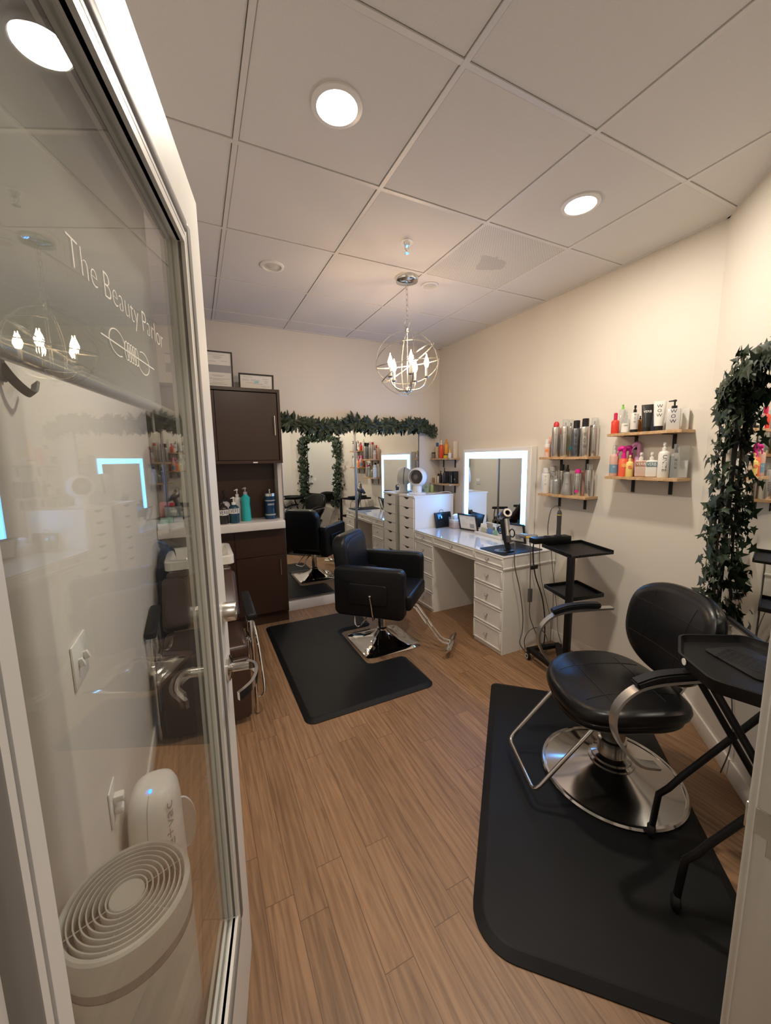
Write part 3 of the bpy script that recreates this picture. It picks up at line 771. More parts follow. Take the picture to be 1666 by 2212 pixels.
# tower
t = thing('drawer_tower', 'tall white narrow drawer unit at the far end of the desk', 'drawer unit', (0, 0, 0))
TY0, TY1, TZ = 3.425, 3.750, 1.13
b = MB(); b.box(DX + .002, 2.50, TY0, TY1, .0, TZ - .02); b.box(DX - .012, 2.50, TY0 - .003, TY1 + .002, TZ - .02, TZ, bev=.002, seg=1); b.build('carcass', M['laq'], t, smooth=False)
zt = TZ - .024; hh = .1035
for k in range(10):
    b = MB(); z1 = zt - k * (hh + .0035); z0 = max(z1 - hh, .02)
    if z1 - z0 < .05: break
    yc = (TY0 + TY1) / 2; w = .045
    # front with a trapezoid finger notch at its top edge
    poly = [(TY0 + .012, z0), (TY1 - .012, z0), (TY1 - .012, z1), (yc + w + .02, z1), (yc + w * .55, z1 - .022), (yc - w * .55, z1 - .022), (yc - w - .02, z1), (TY0 + .012, z1)]
    A = [b.bm.verts.new((DX - .012, y, z)) for y, z in poly]; B = [b.bm.verts.new((DX + .0, y, z)) for y, z in poly]
    b.bm.faces.new(A); b.bm.faces.new(B[::-1])
    for i in range(8): j = (i + 1) % 8; b.bm.faces.new((A[i], A[j], B[j], B[i]))
    d = b.build('drawer', M['laq'], t, smooth=False)
    b = MB(); b.box(DX + .0003, DX + .0016, yc - w - .02, yc + w + .02, z1 - .024, z1 + .0); b.build('notch_shade', M['ink'], d, smooth=False)  # dark plate standing in for the shade inside the finger notch

# lit vanity mirror on the desk
t = thing('lighted_vanity_mirror', 'white-framed rectangular mirror with a glowing LED border on the desk', 'mirror', (0, 0, 0))
VX = 2.492; y0, y1, z0, z1 = 2.347, 3.247, DZ + .001, 1.603
b = MB(); b.box(VX, 2.558, y0, y1, z0, z1, bev=.002, seg=1); b.build('housing', M['laq'], t)
b = MB(); b.box(VX - .0035, VX - .0005, y0 + .034, y1 - .034, z0 + .05, z1 - .034); b.build('mirror_glass', M['mirror'], t, smooth=False)
b = MB(); lx0, lx1 = VX - .0048, VX - .0036
b.box(lx0, lx1, y0 + .038, y1 - .034, z1 - .096, z1 - .036); b.box(lx0, lx1, y0 + .038, y0 + .092, z0 + .155, z1 - .096); b.box(lx0, lx1, y1 - .092, y1 - .034, z0 + .155, z1 - .096)
b.build('led_border', M['led'], t, smooth=False)

# ------------------------------------------------------------------ framed sheets
def framed(name, label, cat, loc, rz, w, h, tilt, fcol, lines, border=.014, grey=None, teal=False, standing=True):
    t = thing(name, label, cat, loc, rz)
    rot = Matrix.Rotation(R(-tilt), 3, 'X')
    def T(v): return rot @ Vector(v)
    def addbox(bb_, *a):
        n0 = len(bb_.bm.verts); bb_.box(*a); bb_.bm.verts.ensure_lookup_table(); bmesh.ops.transform(bb_.bm, matrix=rot.to_4x4(), verts=bb_.bm.verts[n0:])
    b = MB()
    for a in ((-w / 2, w / 2, 0, .014, 0, border), (-w / 2, w / 2, 0, .014, h - border, h), (-w / 2, -w / 2 + border, 0, .014, border, h - border), (w / 2 - border, w / 2, 0, .014, border, h - border)): addbox(b, *a)
    addbox(b, -w / 2 + .002, w / 2 - .002, .010, .014, .002, h - .002)
    if standing: 
        b.bm.verts.ensure_lookup_table(); addbox(b, -.02, .02, .014, .017, .01, h * .7)
    b.build('frame', fcol, t, smooth=False)
    b = MB(); addbox(b, -w / 2 + border, w / 2 - border, .006, .010, border, h - border); sh = b.build('certificate_sheet', M['paper'], t, smooth=False)
    b = MB(); iw = w - 2 * border - .01; ih = h - 2 * border
    for (u, v, lw) in lines: 
        cx, cz = -iw / 2 + u * iw, border + v * ih
        q = [T((cx - lw * iw / 2, .0055, cz - .0016)), T((cx + lw * iw / 2, .0055, cz - .0016)), T((cx + lw * iw / 2, .0055, cz + .0008)), T((cx - lw * iw / 2, .0055, cz + .0008))]; b.poly(q)
    b.build('printed_lines', M['greyp'] if not teal else M['greyp'], sh, smooth=False)
    if grey:
        b = MB(); u0, u1, v0, v1 = grey; b.poly([T((-iw / 2 + u * iw, .0053, border + v * ih)) for u, v in ((u0, v0), (u1, v0), (u1, v1), (u0, v1))])
        b.build('printed_block', M['greyp'] if not teal else cm((.35, .62, .62), .8), sh, smooth=False)
    return t
L1 = [(.5, .93, .6), (.5, .89, .3), (.5, .86, .4), (.5, .83, .25), (.3, .74, .3), (.75, .76, .25), (.5, .34, .5), (.5, .31, .35), (.5, .24, .9), (.5, .2, .4), (.5, .12, .45), (.5, .08, .7)]
framed('framed_certificate', 'tall black-framed certificate standing on top of the brown cabinet', 'certificate', (.225, 3.60, 2.1255), 0, .235, .29, -8, M['blackp'], L1, .011, (0.0, 1.0, .42, .64))
L2 = [(.22, .85, .3), (.15, .68, .2), (.15, .6, .2), (.45, .66, .3), (.45, .58, .25), (.8, .75, .2), (.82, .6, .12), (.82, .48, .12), (.3, .42, .3), (.55, .36, .3), (.8, .2, .3)]
framed('framed_certificate', 'low wide dark-framed certificate on top of the brown cabinet', 'certificate', (.53, 3.60, 2.1255), 0, .29, .135, -8, M['blackp'], L2, .013, (.44, .58, .42, .6), teal=True)
L3 = [(.15, .88, .16), (.5, .82, .14), (.5, .76, .1), (.82, .8, .25), (.2, .62, .2), (.2, .5, .25), (.3, .4, .35), (.25, .3, .3), (.75, .7, .3)]
framed('framed_license', 'black-framed license card standing on the desk beside the clear tissue box', 'certificate', (2.448, 3.087, DZ + .001), R(-78) , .235, .175, -14, M['blackp'], L3, .014, (.6, .88, .12, .42))
framed('framed_license', 'black-framed license card on the desk behind the hair dryer', 'certificate', (2.445, 2.463, DZ + .001), R(-76), .225, .175, -14, M['blackp'], L3, .014, (.6, .88, .12, .42))

# tablet leaning against the drawer tower
t = thing('tablet_computer', 'black tablet leaning against the side of the drawer unit', 'tablet', (2.352, 3.367, DZ + .001), R(4))
b = MB(); rotm = (R(-13), 0, 0)
b.box(-.115, .105, 0, .012, 0, .165, bev=.004, rot=rotm, piv=(0, 0, 0)); b.build('case', M['blackp'], t)
b = MB(); b.box(-.088, .088, -.0012, .0, .012, .143, rot=rotm, piv=(0, 0, 0)); b.build('screen', M['screen'], t)
b = MB(); b.box(-.035, -.022, -.0022, -.0012, .10, .125, rot=rotm, piv=(0, 0, 0)); b.build('notification', emis_mat('screen_glow', (.1, .5, 1), 2.5), t)
b = MB(); b.tube(smooth_path([(-.06, .03, .15), (-.05, .025, .185), (-.02, .02, .19), (0.0, .03, .155)], 5), .002); b.build('charging_cable', M['blackp'], t)
# tissue box
t = thing('tissue_box', 'clear acrylic tissue box between the tablet and the framed license', 'tissue box', (2.425, 3.280, DZ + .001), R(-8))
b = MB(); b.box(-.054, .054, -.054, .054, 0, .115, bev=.004); b.build('acrylic_case', M['clear'], t)
b = MB(); b.box(-.05, .05, -.05, .05, .003, .06, bev=.004); b.build('tissue_pack', cm((.62, .42, .36), .8), t)
b = MB(); b.box(-.05, .05, -.05, .05, .061, .09, bev=.004)
b.lathe([(.012, .09), (.02, .118), (.034, .135), (.015, .150), (0, .145)], n=7, sx=1.2, sy=.5); b.build('tissues', M['paper'], t)
# card holder with cards
t = thing('card_holder', 'long low white card rack at the foot of the lit mirror', 'card holder', (2.435, 2.765, DZ + .001), R(0))
b = MB(); b.box(-.03, .03, -.18, .18, 0, .008, bev=.002); b.box(-.03, -.024, -.18, .18, .008, .028, bev=.002); b.box(.018, .026, -.18, .18, .008, .04, bev=.002); b.build('rack', M['whitep'], t)
def card(y, h, w, m, lab, x=2.432, tilt=10):
    c = MB(); c.box(-.0012, .0012, -w / 2, w / 2, 0, h, rot=(0, R(tilt), 0), piv=(0, 0, 0)); o = c.build('business_card_stack', m); o.location = (x, y, DZ + .0105); tag(o, lab, 'cards', 'cards in the desk rack')
card(2.865, .095, .085, M['paper'], 'tall white card stack at the left of the card rack', 2.438)
card(2.845, .06, .07, cm((.45, .46, .36), .6), 'sage green cards in front of the tall white cards', 2.425)
card(2.755, .066, .07, cm((.12, .24, .52), .5), 'blue cards in the middle of the card rack', 2.424)
card(2.68, .062, .05, cm((.22, .42, .30), .5), 'green cards just right of the blue cards', 2.426)
card(2.62, .05, .06, M['paper'], 'short white cards at the right end of the card rack', 2.428)

# silicone mat, dryer stand, dryer
t = MB(); t.prism(rounded_poly([(2.025, 2.14), (2.44, 2.135), (2.44, 2.42), (2.035, 2.43)], .02), DZ + .0008, DZ + .005, bev=.001); o = t.build('heat_mat', M['rubber']); tag(o, 'black heat-proof mat on the near corner of the desk', 'mat')
t = MB(); t.lathe([(0, 0), (.055, 0), (.058, .004), (.02, .006), (.02, .012), (.014, .012), (.014, .006), (0, .006)], n=28); o = t.build('measuring_tape', cm((.10, .16, .24), .35)); o.location = (2.115, 2.255, DZ + .0055); tag(o, 'blue-grey disc with a tape roll on the black heat mat', 'disc')
t = thing('dryer_stand', 'black hair dryer stand with round tool holes on the desk corner', 'dryer stand', (2.15, 2.235, DZ + .0055), R(0))
b = MB(); b.box(-.035, .035, -.05, .02, 0, .012, bev=.003)
b.tube([(0, -.02, .01), (.004, .02, .09), (.012, .06, .18), (.02, .085, .26)], .01, flat=(.012, .05), up=(1, 0, 0)); b.build('post', M['blackp'], t)
for yy_, zz_ in ((.085, .155), (-.045, .15)):
    b = MB(); b.tube([(.004, yy_ + .026 * math.cos(2 * PI * i / 24), zz_ + .030 * math.sin(2 * PI * i / 24)) for i in range(24)], .005, n=8, closed=True); b.build('tool_ring', M['blackp'], t)
t = thing('hair_dryer', 'grey hair dryer with a silver handle resting in its stand', 'hair dryer', (2.15, 2.235, DZ), 0)
ax = Vector((.30, .82, -.42)).normalized()
hc = Vector((.02, .055, .285))
hq = ax.to_track_quat('Z', 'Y').to_matrix()
b = MB(); b.lathe([(.018, -.055), (.034, -.055), (.039, -.048), (.039, .035), (.034, .045), (.018, .045), (.018, -.055)], hc, hq, 28); hd = b.build('barrel', cm((.13, .115, .11), .3, .6), t)
b = MB(); b.lathe([(.020, -.057), (.034, -.0565), (.034, -.052), (.020, -.053)], hc, hq, 28); b.build('intake_ring', M['brushed'], hd)
b = MB(); b.lathe([(.03, .045), (.030, .06), (.022, .075), (.019, .10), (0, .10)], hc, hq, 18, sx=1.4, sy=.7); b.build('nozzle', M['blackp'], hd)
hA = hc + Vector((-.004, -.025, -.03)); hB = hc + Vector((-.03, -.085, -.205))
b = MB(); b.cyl(hA, hA.lerp(hB, .72), .0175, .0175, n=22); b.build('handle', M['brushed'], t)
b = MB(); b.cyl(hA.lerp(hB, .72), hB, .0185, .018, n=22); b.build('handle_grip', cm((.05, .042, .045), .4), t)
hBw = Vector((2.15, 2.235, DZ)) + hB
def cable(name, label, pts, r, m, extra=None):
    t = MB(); t.tube(smooth_path(pts, 7), r, n=8)
    o = t.build(name, m); return tag(o, label, 'cable')
cable('power_cord', 'dark dryer cord hanging from the hair dryer down the desk end to the floor', [tuple(hBw), (2.10, 2.105, .88), (2.085, 2.085, .72), (2.14, 2.08, .52), (2.17, 2.07, .32), (2.17, 2.07, .18), (2.15, 2.07, .09), (2.20, 2.05, .008)], .004, M['cord'])

# shaver / charger on the desk corner
t = thing('hair_clipper', 'grey and yellow corded hair tool lying on the black tray edge', 'hair clipper', (2.225, 2.085, .905), R(-55))
b = MB(); b.box(-.075, .06, -.02, .02, 0, .032, bev=.012, seg=3); b.build('body', cm((.16, .16, .18), .35), t)
b = MB(); b.box(-.02, .075, -.024, -.018, .004, .020, bev=.003); b.build('yellow_grip', cm((.75, .48, .03), .4), t)
# cables from the trolley
t = thing('charging_cable', 'grey cable with an inline power brick hanging beside the trolley', 'cable', (0, 0, 0))
b = MB(); b.tube(smooth_path([(2.19, 2.05, .90), (2.20, 2.045, .84), (2.205, 2.045, .70), (2.21, 2.045, .52)], 6), .0035); b.tube(smooth_path([(2.212, 2.045, .42), (2.22, 2.045, .30), (2.28, 2.03, .15), (2.33, 2.03, .07), (2.38, 2.04, .008)], 6), .0035); b.build('cord', M['cord'], t)
b = MB(); b.box(2.205, 2.275, 2.035, 2.05, .675, .705, bev=.003); b.build('adapter_tag', M['blackp'], t)
b = MB(); b.box(2.196, 2.228, 2.035, 2.055, .42, .525, bev=.004); b.build('power_brick', cm((.09, .09, .09), .5), t)
cable('power_cord', 'thick black cable slanting down behind the trolley', [(2.26, 2.07, .90), (2.265, 2.08, .78), (2.31, 2.09, .60), (2.39, 2.09, .42), (2.43, 2.09, .25), (2.43, 2.08, .09), (2.41, 2.07, .009)], .0048, M['blackp'])
cable('power_cord', 'thin grey cable hanging beside the lower trolley tray, nearest the desk', [(2.33, 2.08, .90), (2.35, 2.09, .72), (2.38, 2.09, .55), (2.44, 2.09, .38), (2.49, 2.08, .2), (2.50, 2.08, .01)], .0025, M['cord'])
cable('power_cord', 'thin grey cable hanging beside the lower trolley tray, nearest the wall', [(2.40, 2.04, .90), (2.44, 2.05, .70), (2.49, 2.06, .5), (2.53, 2.06, .3), (2.52, 2.03, .12), (2.54, 2.0, .01)], .0025, M['cord'])
cable('power_cord', 'looped grey cable on the floor behind the trolley wheels', [(2.24, 2.10, .012), (2.22, 2.09, .1), (2.27, 2.08, .17), (2.37, 2.08, .16), (2.42, 2.05, .08), (2.36, 2.0, .012), (2.28, 2.03, .012)], .0035, M['cord'])
cable('extension_lead', 'white cable lying on top of the drawer tower', [(2.30, 3.62, TZ + .004), (2.36, 3.56, TZ + .004), (2.42, 3.50, TZ + .02), (2.46, 3.46, TZ + .02), (2.49, 3.44, TZ + .004)], .0035, M['cordw'])

# ------------------------------------------------------------------ trolley
t = thing('tool_trolley', 'black rolling trolley with two square trays beside the desk', 'trolley', (0, 0, 0))
mx_, my_ = 2.115, 1.635
rt = math.atan2(1.556 - 1.612, 2.429 - 2.087); ex = Vector((math.cos(rt), math.sin(rt))); ey = Vector((.31, .95)).normalized()
def tray(o, sx, sy, z, nm, comb):
    b = MB(); P = [o, o + ex * sx, o + ex * sx + ey * sy, o + ey * sy]; P = [(p.x, p.y) for p in P]
    b.prism(rounded_poly(P, .012, 4), z, z + .008)
    def wall(a, c, h0, h1):
        a, c = Vector(a), Vector(c); d = (c - a); m_ = (a + c) / 2; L = d.length
        b.box(m_.x - L / 2, m_.x + L / 2, m_.y - .004, m_.y + .004, z + h0, z + h1, bev=.002, rot=(0, 0, math.atan2(d.y, d.x)))
    wall(P[0], P[3], 0, .026); wall(P[1], P[2], 0, .026); wall(P[2], P[3], 0, .026); wall(P[0], P[1], 0, .014 if comb else .026)
    b.build(nm, M['blackm'], t)
    if comb:
        b = MB()
        for k in range(14):
            q = Vector(P[0]).lerp(Vector(P[1]), .22 + .72 * k / 13); b.box(q.x - .005, q.x + .005, q.y - .012, q.y + .006, z + .012, z + .017)
        b.build('comb_edge', M['blackm'], t, smooth=False)
tray(Vector((2.087, 1.612)), .34, .335, .875, 'top_tray', True)
tray(Vector((2.095, 1.62)), .285, .285, .585, 'lower_tray', False)
b = MB(); b.box(2.083, 2.118, 1.600, 1.640, .06, .885, bev=.006); b.build('mast', M['blackm'], t)
b = MB(); b.cyl((2.083, 1.62, .545), (2.055, 1.625, .545), .005); b.lathe([(0, 0), (.016, 0), (.018, .006), (.016, .014), (0, .014)], (2.058, 1.625, .545), Matrix.Rotation(R(-90), 3, 'Y'), 12); b.build('clamp_knob', M['blackp'], t)
b = MB(); b.tube([(2.10, 1.62, .075), (2.17, 1.985, .075)], .01, flat=(.028, .04), up=(0, 0, 1)); b.tube([(2.10, 1.62, .075), (2.41, 1.94, .075)], .01, flat=(.028, .04), up=(0, 0, 1)); b.tube([(2.15, 1.99, .072), (2.43, 1.935, .072)], .01, flat=(.026, .034), up=(0, 0, 1)); b.tube([(2.04, 1.66, .072), (2.30, 1.60, .072)], .01, flat=(.026, .034), up=(0, 0, 1)); b.build('wheel_base', M['blackm'], t)
for x, y in ((2.15, 1.985), (2.43, 1.93), (2.05, 1.66), (2.29, 1.60)):
    b = MB(); b.lathe([(0, -.011), (.022, -.011), (.028, -.008), (.028, .008), (.022, .011), (0, .011)], (x, y, .028), Matrix.Rotation(R(70), 3, 'Z') @ Matrix.Rotation(R(90), 3, 'X'), 24); w_ = b.build('caster', M['rubber'], t)
    b = MB(); b.lathe([(.014, -.0118), (.019, -.0118), (.019, .0118), (.014, .0118), (.014, -.0118)], (x, y, .028), Matrix.Rotation(R(70), 3, 'Z') @ Matrix.Rotation(R(90), 3, 'X'), 24); b.build('wheel_rim', M['whitep'], w_)
    b = MB(); b.cyl((x, y, .05), (x, y, .075), .012); b.build('caster_stem', M['blackp'], w_)
t = thing('tool_holder', 'long black appliance holder clipped along the back of the trolley tray', 'tool holder', (2.262, 1.93, .9315), R(-10))
b = MB(); b.box(-.15, .16, -.035, .035, -.028, .012, bev=.004); b.build('holder_body', M['blackm'], t)
for k, x in enumerate((-.02, .07)):
    b = MB(); b.lathe([(.020, .0121), (.028, .0121), (.028, .015), (.020, .015), (.020, .0121)], (x, 0, 0), n=24); b.build('holder_hole', M['iron'], t)
t = thing('curling_iron', 'dark upright curling iron with a yellow ring in the trolley tool holder', 'curling iron', (2.335, 1.917, .9475), 0)
b = MB(); b.lathe([(0, 0), (.017, 0), (.015, .06), (.0165, .14), (.0165, .165), (.013, .172), (.010, .182), (0, .184)], n=20); b.build('handle', cm((.05, .05, .05), .35), t)
b = MB(); b.lathe([(.0172, .148), (.0172, .153)], n=20); b.build('yellow_ring', cm((.75, .6, .05), .4), t)
b = MB(); b.tube(smooth_path([(0, 0, .182), (-.006, 0, .205), (-.03, .01, .217), (-.055, .02, .20), (-.065, .03, .15), (-.065, .04, .06), (-.06, .04, .0)], 6), .0032); b.build('cord', M['cord'], t)

# ------------------------------------------------------------------ foreground tray stand
t = thing('folding_tray_stand', 'black plastic service tray on folding crossed legs at the right edge', 'tray stand', (0, 0, 0))
TZ2 = .86
p0 = Vector((1.36, .62)); # left tip
o1 = rounded_poly([(1.320, .530), (1.41, .66), (1.56, .735), (1.76, .62), (1.75, .38), (1.58, .27), (1.38, .34)], .055, 8)
tc_ = Vector((1.495, .50)); sc2 = 1.0
def tpt(u, v): return (u, v)
b = MB()
area = sum(o1[i - 1][0] * o1[i][1] - o1[i][0] * o1[i - 1][1] for i in range(len(o1)))
if area < 0: o1 = o1[::-1]
rings = []
for d, z in ((.012, TZ2 - .045), (.0, TZ2 - .01), (-.002, TZ2), (.006, TZ2 + .001), (.010, TZ2 - .012), (.016, TZ2 - .022)):
    rings.append([b.bm.verts.new((x, y, z)) for x, y in offset_poly(o1, d)])
n = len(o1)
for A, B in zip(rings, rings[1:]):
    for i in range(n): j = (i + 1) % n; b.bm.faces.new((A[i], A[j], B[j], B[i]))
b.bm.faces.new(rings[0]); b.bm.faces.new(rings[-1]); b.build('tray', M['blackm'], t)
b = MB(); b.lathe([(0, 0), (.011, 0), (.011, .002), (0, .002)], (1.3855, .6305, TZ2 - .012), Vector((-.8, .6, 0)).to_track_quat('Z', 'Y').to_matrix(), 18); b.build('silver_badge', M['whitep'], t)
# crossed legs: two bent legs with casters
foot = [Vector((1.523, .747, .0)), Vector((1.335, .563, .0))]
A1, A2 = Vector((1.62, .66, .80)), Vector((1.50, .50, .80))
dirn = (foot[1] - foot[0]).normalized(); side = Vector((dirn.y, -dirn.x, 0))
if side.x < 0: side = -side
for k, f in enumerate(foot):
    z_ = .0185
    kn = f + side * .03 + Vector((0, 0, .23)); top = f + side * .36 + Vector((0, 0, .70))
    b = MB(); b.tube([f + Vector((0, 0, .065)), f + side * .006 + Vector((0, 0, .14)), f + side * .012 + Vector((0, 0, .205)), kn + side * .012 + Vector((0, 0, .01)), kn.lerp(top, .15), top], .0115, n=12); lg = b.build('leg', M['blackm'], t)
    b = MB(); b.lathe([(0, -.014), (.018, -.014), (.024, -.008), (.024, .008), (.018, .014), (0, .014)], (f.x - .004, f.y, .0435), Matrix.Rotation(R(30), 3, 'Z') @ Matrix.Rotation(R(90), 3, 'X'), 18); b.build('caster', M['rubber'], lg)
    g_ = f + side * .40; kn = g_ - side * .03 + Vector((0, 0, .23)); top = f + side * .04 + Vector((0, 0, .81))
    b = MB(); b.tube([g_ + Vector((0, 0, .065)), g_ - side * .006 + Vector((0, 0, .14)), g_ - side * .012 + Vector((0, 0, .205)), kn, kn.lerp(top, .15), top], .0115, n=12); lg = b.build('leg', M['blackm'], t)
    b = MB(); b.lathe([(0, -.014), (.018, -.014), (.024, -.008), (.024, .008), (.018, .014), (0, .014)], (g_.x, g_.y, .025), Matrix.Rotation(R(30), 3, 'Z') @ Matrix.Rotation(R(90), 3, 'X'), 18); b.build('caster', M['rubber'], lg)
t = MB(); q = [(1.55, .655), (1.69, .60), (1.64, .42), (1.47, .47)]
t.prism(rounded_poly(q, .02, 4), TZ2 - .0205, TZ2 - .0165, bev=.001)
o = t.build('comb_mat', M['rubber']); tag(o, 'dark rubber pad with raised dashes lying in the black service tray', 'pad')
b = MB()
for i in range(9):
    for j in range(10):
        x = 1.525 + j * .0105 + (i % 2) * .005; y = .455 + i * .018; b.box(x, x + .003, y, y + .013, TZ2 - .0172, TZ2 - .0155)
b.build('raised_dashes', M['blackp'], o, smooth=False)['kind'] = 'stuff'

# ------------------------------------------------------------------ brown cabinets, counter
t = thing('wall_cabinet', 'dark brown overhead cabinet high on the back wall', 'cabinet', (0, 0, 0))
b = MB(); x0, x1 = LX + .003, .702; yf = 3.50
for a in ((x0, x1, yf, 3.793, 2.098, 2.1245), (x0, x1, yf, 3.793, 1.495, 1.520), (x1 - .022, x1, yf, 3.793, 1.52, 2.098), (x0, x0 + .02, yf, 3.793, 1.52, 2.098), (x0 + .02, x1 - .022, 3.78, 3.793, 1.52, 2.098)): b.box(*a)
b.build('carcass', M['brown'], t, smooth=False)
for (a0, a1, hx) in ((x0 + .022, .175, .0), (.178, x1 - .026, x1 - .055)):
    b = MB(); b.box(a0, a1, yf + .012, yf + .03, 1.523, 2.092, bev=.001, seg=1); d = b.build('cabinet_door', M['brown'], t)
    if hx:
        b = MB(); b.cyl((hx, yf - .012, 1.735), (hx, yf - .012, 1.90), .005, n=10); b.cyl((hx, yf - .012, 1.75), (hx, yf + .012, 1.75), .004, n=8); b.cyl((hx, yf - .012, 1.885), (hx, yf + .012, 1.885), .004, n=8); b.build('handle', M['nickel'], d)
b = MB(); b.box(.45, .488, yf - .0015, yf, 1.498, 1.508); b.build('sticker', M['paper'], t)
t = thing('backsplash_panel', 'dark brown open niche panel behind the bottles', 'panel', (0, 0, 0))
b = MB(); b.box(x0, .668, 3.765, 3.793, .9865, 1.4945); b.build('back_panel', M['brown'], t, smooth=False)
b = MB(); b.box(.669, .701, 3.60, 3.793, .9865, 1.4945); b.build('side_panel', cm((.60, .555, .49), .5), t, smooth=False)
t = MB(); t.box(x0, .688, 3.45, 3.793, .915, .986, bev=.006, seg=3); o = t.build('countertop', M['counter']); tag(o, 'glossy beige countertop on the brown base cabinet', 'counter')
t = thing('base_cabinet', 'dark brown base cabinet under the beige countertop', 'cabinet', (0, 0, 0))
b = MB(); b.box(.10, .702, 3.56, 3.793, .10, .914); b.box(.10, .702, 3.585, 3.793, 0, .10); b.build('carcass', M['brown'], t, smooth=False)
b = MB(); b.box(.262, .672, 3.542, 3.558, .12, .655, bev=.0015, seg=1); d = b.build('cabinet_door', M['brown'], t)
b = MB(); b.cyl((.640, 3.522, .47), (.640, 3.522, .62), .005, n=10); b.cyl((.640, 3.522, .485), (.640, 3.543, .485), .004, n=8); b.cyl((.640, 3.522, .605), (.640, 3.543, .605), .004, n=8); b.build('handle', M['nickel'], d)
b = MB(); b.box(.105, .258, 3.55, 3.56, .12, .90); b.box(.262, .700, 3.55, 3.5605, .66, .90, bev=.001, seg=1); b.build('front_panel', M['brown'], t)

# ------------------------------------------------------------------ shampoo basin and chair
t = thing('shampoo_basin', 'cream porcelain shampoo bowl in front of the brown cabinet', 'basin', (-.018, 3.17, 0))
b = MB(); bw, bd, zt = .222, .25, .845
def rr(hx, hy, r, z, cy=0): return [(x, y + cy, z) for x, y in rounded_poly([(-hx, -hy), (hx, -hy), (hx, hy), (-hx, hy)], r, 6)]
layers = [rr(.10, .12, .05, .62), rr(.15, .17, .05, .66), rr(.185, .20, .05, zt - .075), rr(bw - .012, bd - .01, .04, zt - .070), rr(bw, bd, .04, zt - .060), rr(bw, bd, .045, zt - .005), rr(bw - .008, bd - .008, .045, zt), rr(bw - .035, bd - .035, .05, zt), rr(bw - .045, bd - .05, .06, zt - .012), rr(.14, .16, .07, zt - .12), rr(.07, .08, .05, zt - .16)]
rings = [[b.bm.verts.new(p) for p in L_] for L_ in layers]; n = len(rings[0])
for v in [v for rg in rings[3:9] for v in rg]:
    if v.co.y < -.18 and abs(v.co.x) < .11: v.co.z -= .045 * (1 - (abs(v.co.x) / .11) ** 2)   # neck dip
for A, B in zip(rings, rings[1:]):
    for i in range(n): j = (i + 1) % n; b.bm.faces.new((A[i], A[j], B[j], B[i]))
b.bm.faces.new(rings[0]); b.bm.faces.new(rings[-1]); b.build('bowl', M['ceram'], t)
b = MB(); b.box(.01, .05, .06, .12, zt - .03, zt + .03, bev=.006); b.cyl((.03, .06, zt + .01), (.03, -.02, zt - .005), .010); b.box(.015, .045, .07, .11, zt + .03, zt + .048, bev=.008); b.build('faucet', M['chrome'], t)
b = MB(); b.box(-.05, .05, -.05, .05, .0, .64, bev=.01); b.build('pedestal', M['blackm'], t)
b = MB(); b.lathe([(0, 0), (.02, 0), (.02, .003), (0, .003)], (0, 0, zt - .158), n=16); b.build('drain', M['chrome'], t)

t = thing('shampoo_chair', 'brown vinyl reclining shampoo chair behind the glass door', 'salon chair', (-.032, 2.45, 0))
b = MB(); b.box(-.215, .235, -.20, .20, .37, .465, bev=.03, seg=4); b.build('seat', M['brownl'], t)
b = MB(); slab(b, rounded_poly([(-.21, .03), (.225, .03), (.235, .40), (-.22, .40)], .03, 5), -.235, -.195, .012, R(0), axis='y'); b.build('leg_rest', M['brownl'], t)
b = MB(); rotb = (R(-43), 0, 0)
b.box(-.225, .23, -.045, .045, 0, .36, bev=.03, seg=4, rot=rotb, piv=(0, 0, 0)); b.box(-.20, .21, -.04, .04, .345, .40, bev=.025, seg=4, rot=rotb, piv=(0, 0, 0))
for v in b.bm.verts: v.co += Vector((0, .20, .47))
b.build('backrest', M['brownl'], t)
for s_, X_ in ((-1, -.246), (1, .262)):
    b = MB(); b.tube(smooth_path([(X_, -.17, .008), (X_, -.16, .30), (X_, -.15, .52), (X_, -.13, .61)], 5), .011, n=10); b.tube(smooth_path([(X_, .20, .008), (X_, .15, .30), (X_, .10, .55), (X_, .08, .61)], 5), .011, n=10)
    b.tube([(X_, -.155, .40), (X_, .14, .40)], .008); b.build('leg', M['chrome'], t)
    b = MB(); b.box(X_ - .028, X_ + .028, -.19, .16, .612, .655, bev=.014, seg=3, rot=(R(6), 0, 0)); b.build('arm_pad', M['rubber'], t)
    b = MB(); b.box(min(X_, X_ - s_ * .04), max(X_, X_ - s_ * .04), -.03, .02, .40, .42, bev=.003); b.build('seat_bracket', M['chrome'], t)
b = MB(); b.tube(smooth_path([(.262, .0, .52), (.29, -.03, .50), (.305, -.13, .30), (.305, -.20, .15), (.27, -.20, .12)], 5), .008); b.build('recline_handle', M['chrome'], t)

t = MB()  # navy cloth bundle
for i in range(9):
    a = i / 8
t.pad(.06, .17, .09, exp=2.2, dome=.03, loc=(-.243, 3.30, .80), fn=lambda x, y, z: (x, y, z + .02 * math.sin(y * 22)))
t.box(-.295, -.25, 3.05, 3.44, .15, .79, bev=.018, seg=3)
o = t.build('salon_cape', M['navy']); tag(o, 'dark navy cape draped between the shampoo bowl and the left wall', 'cape')

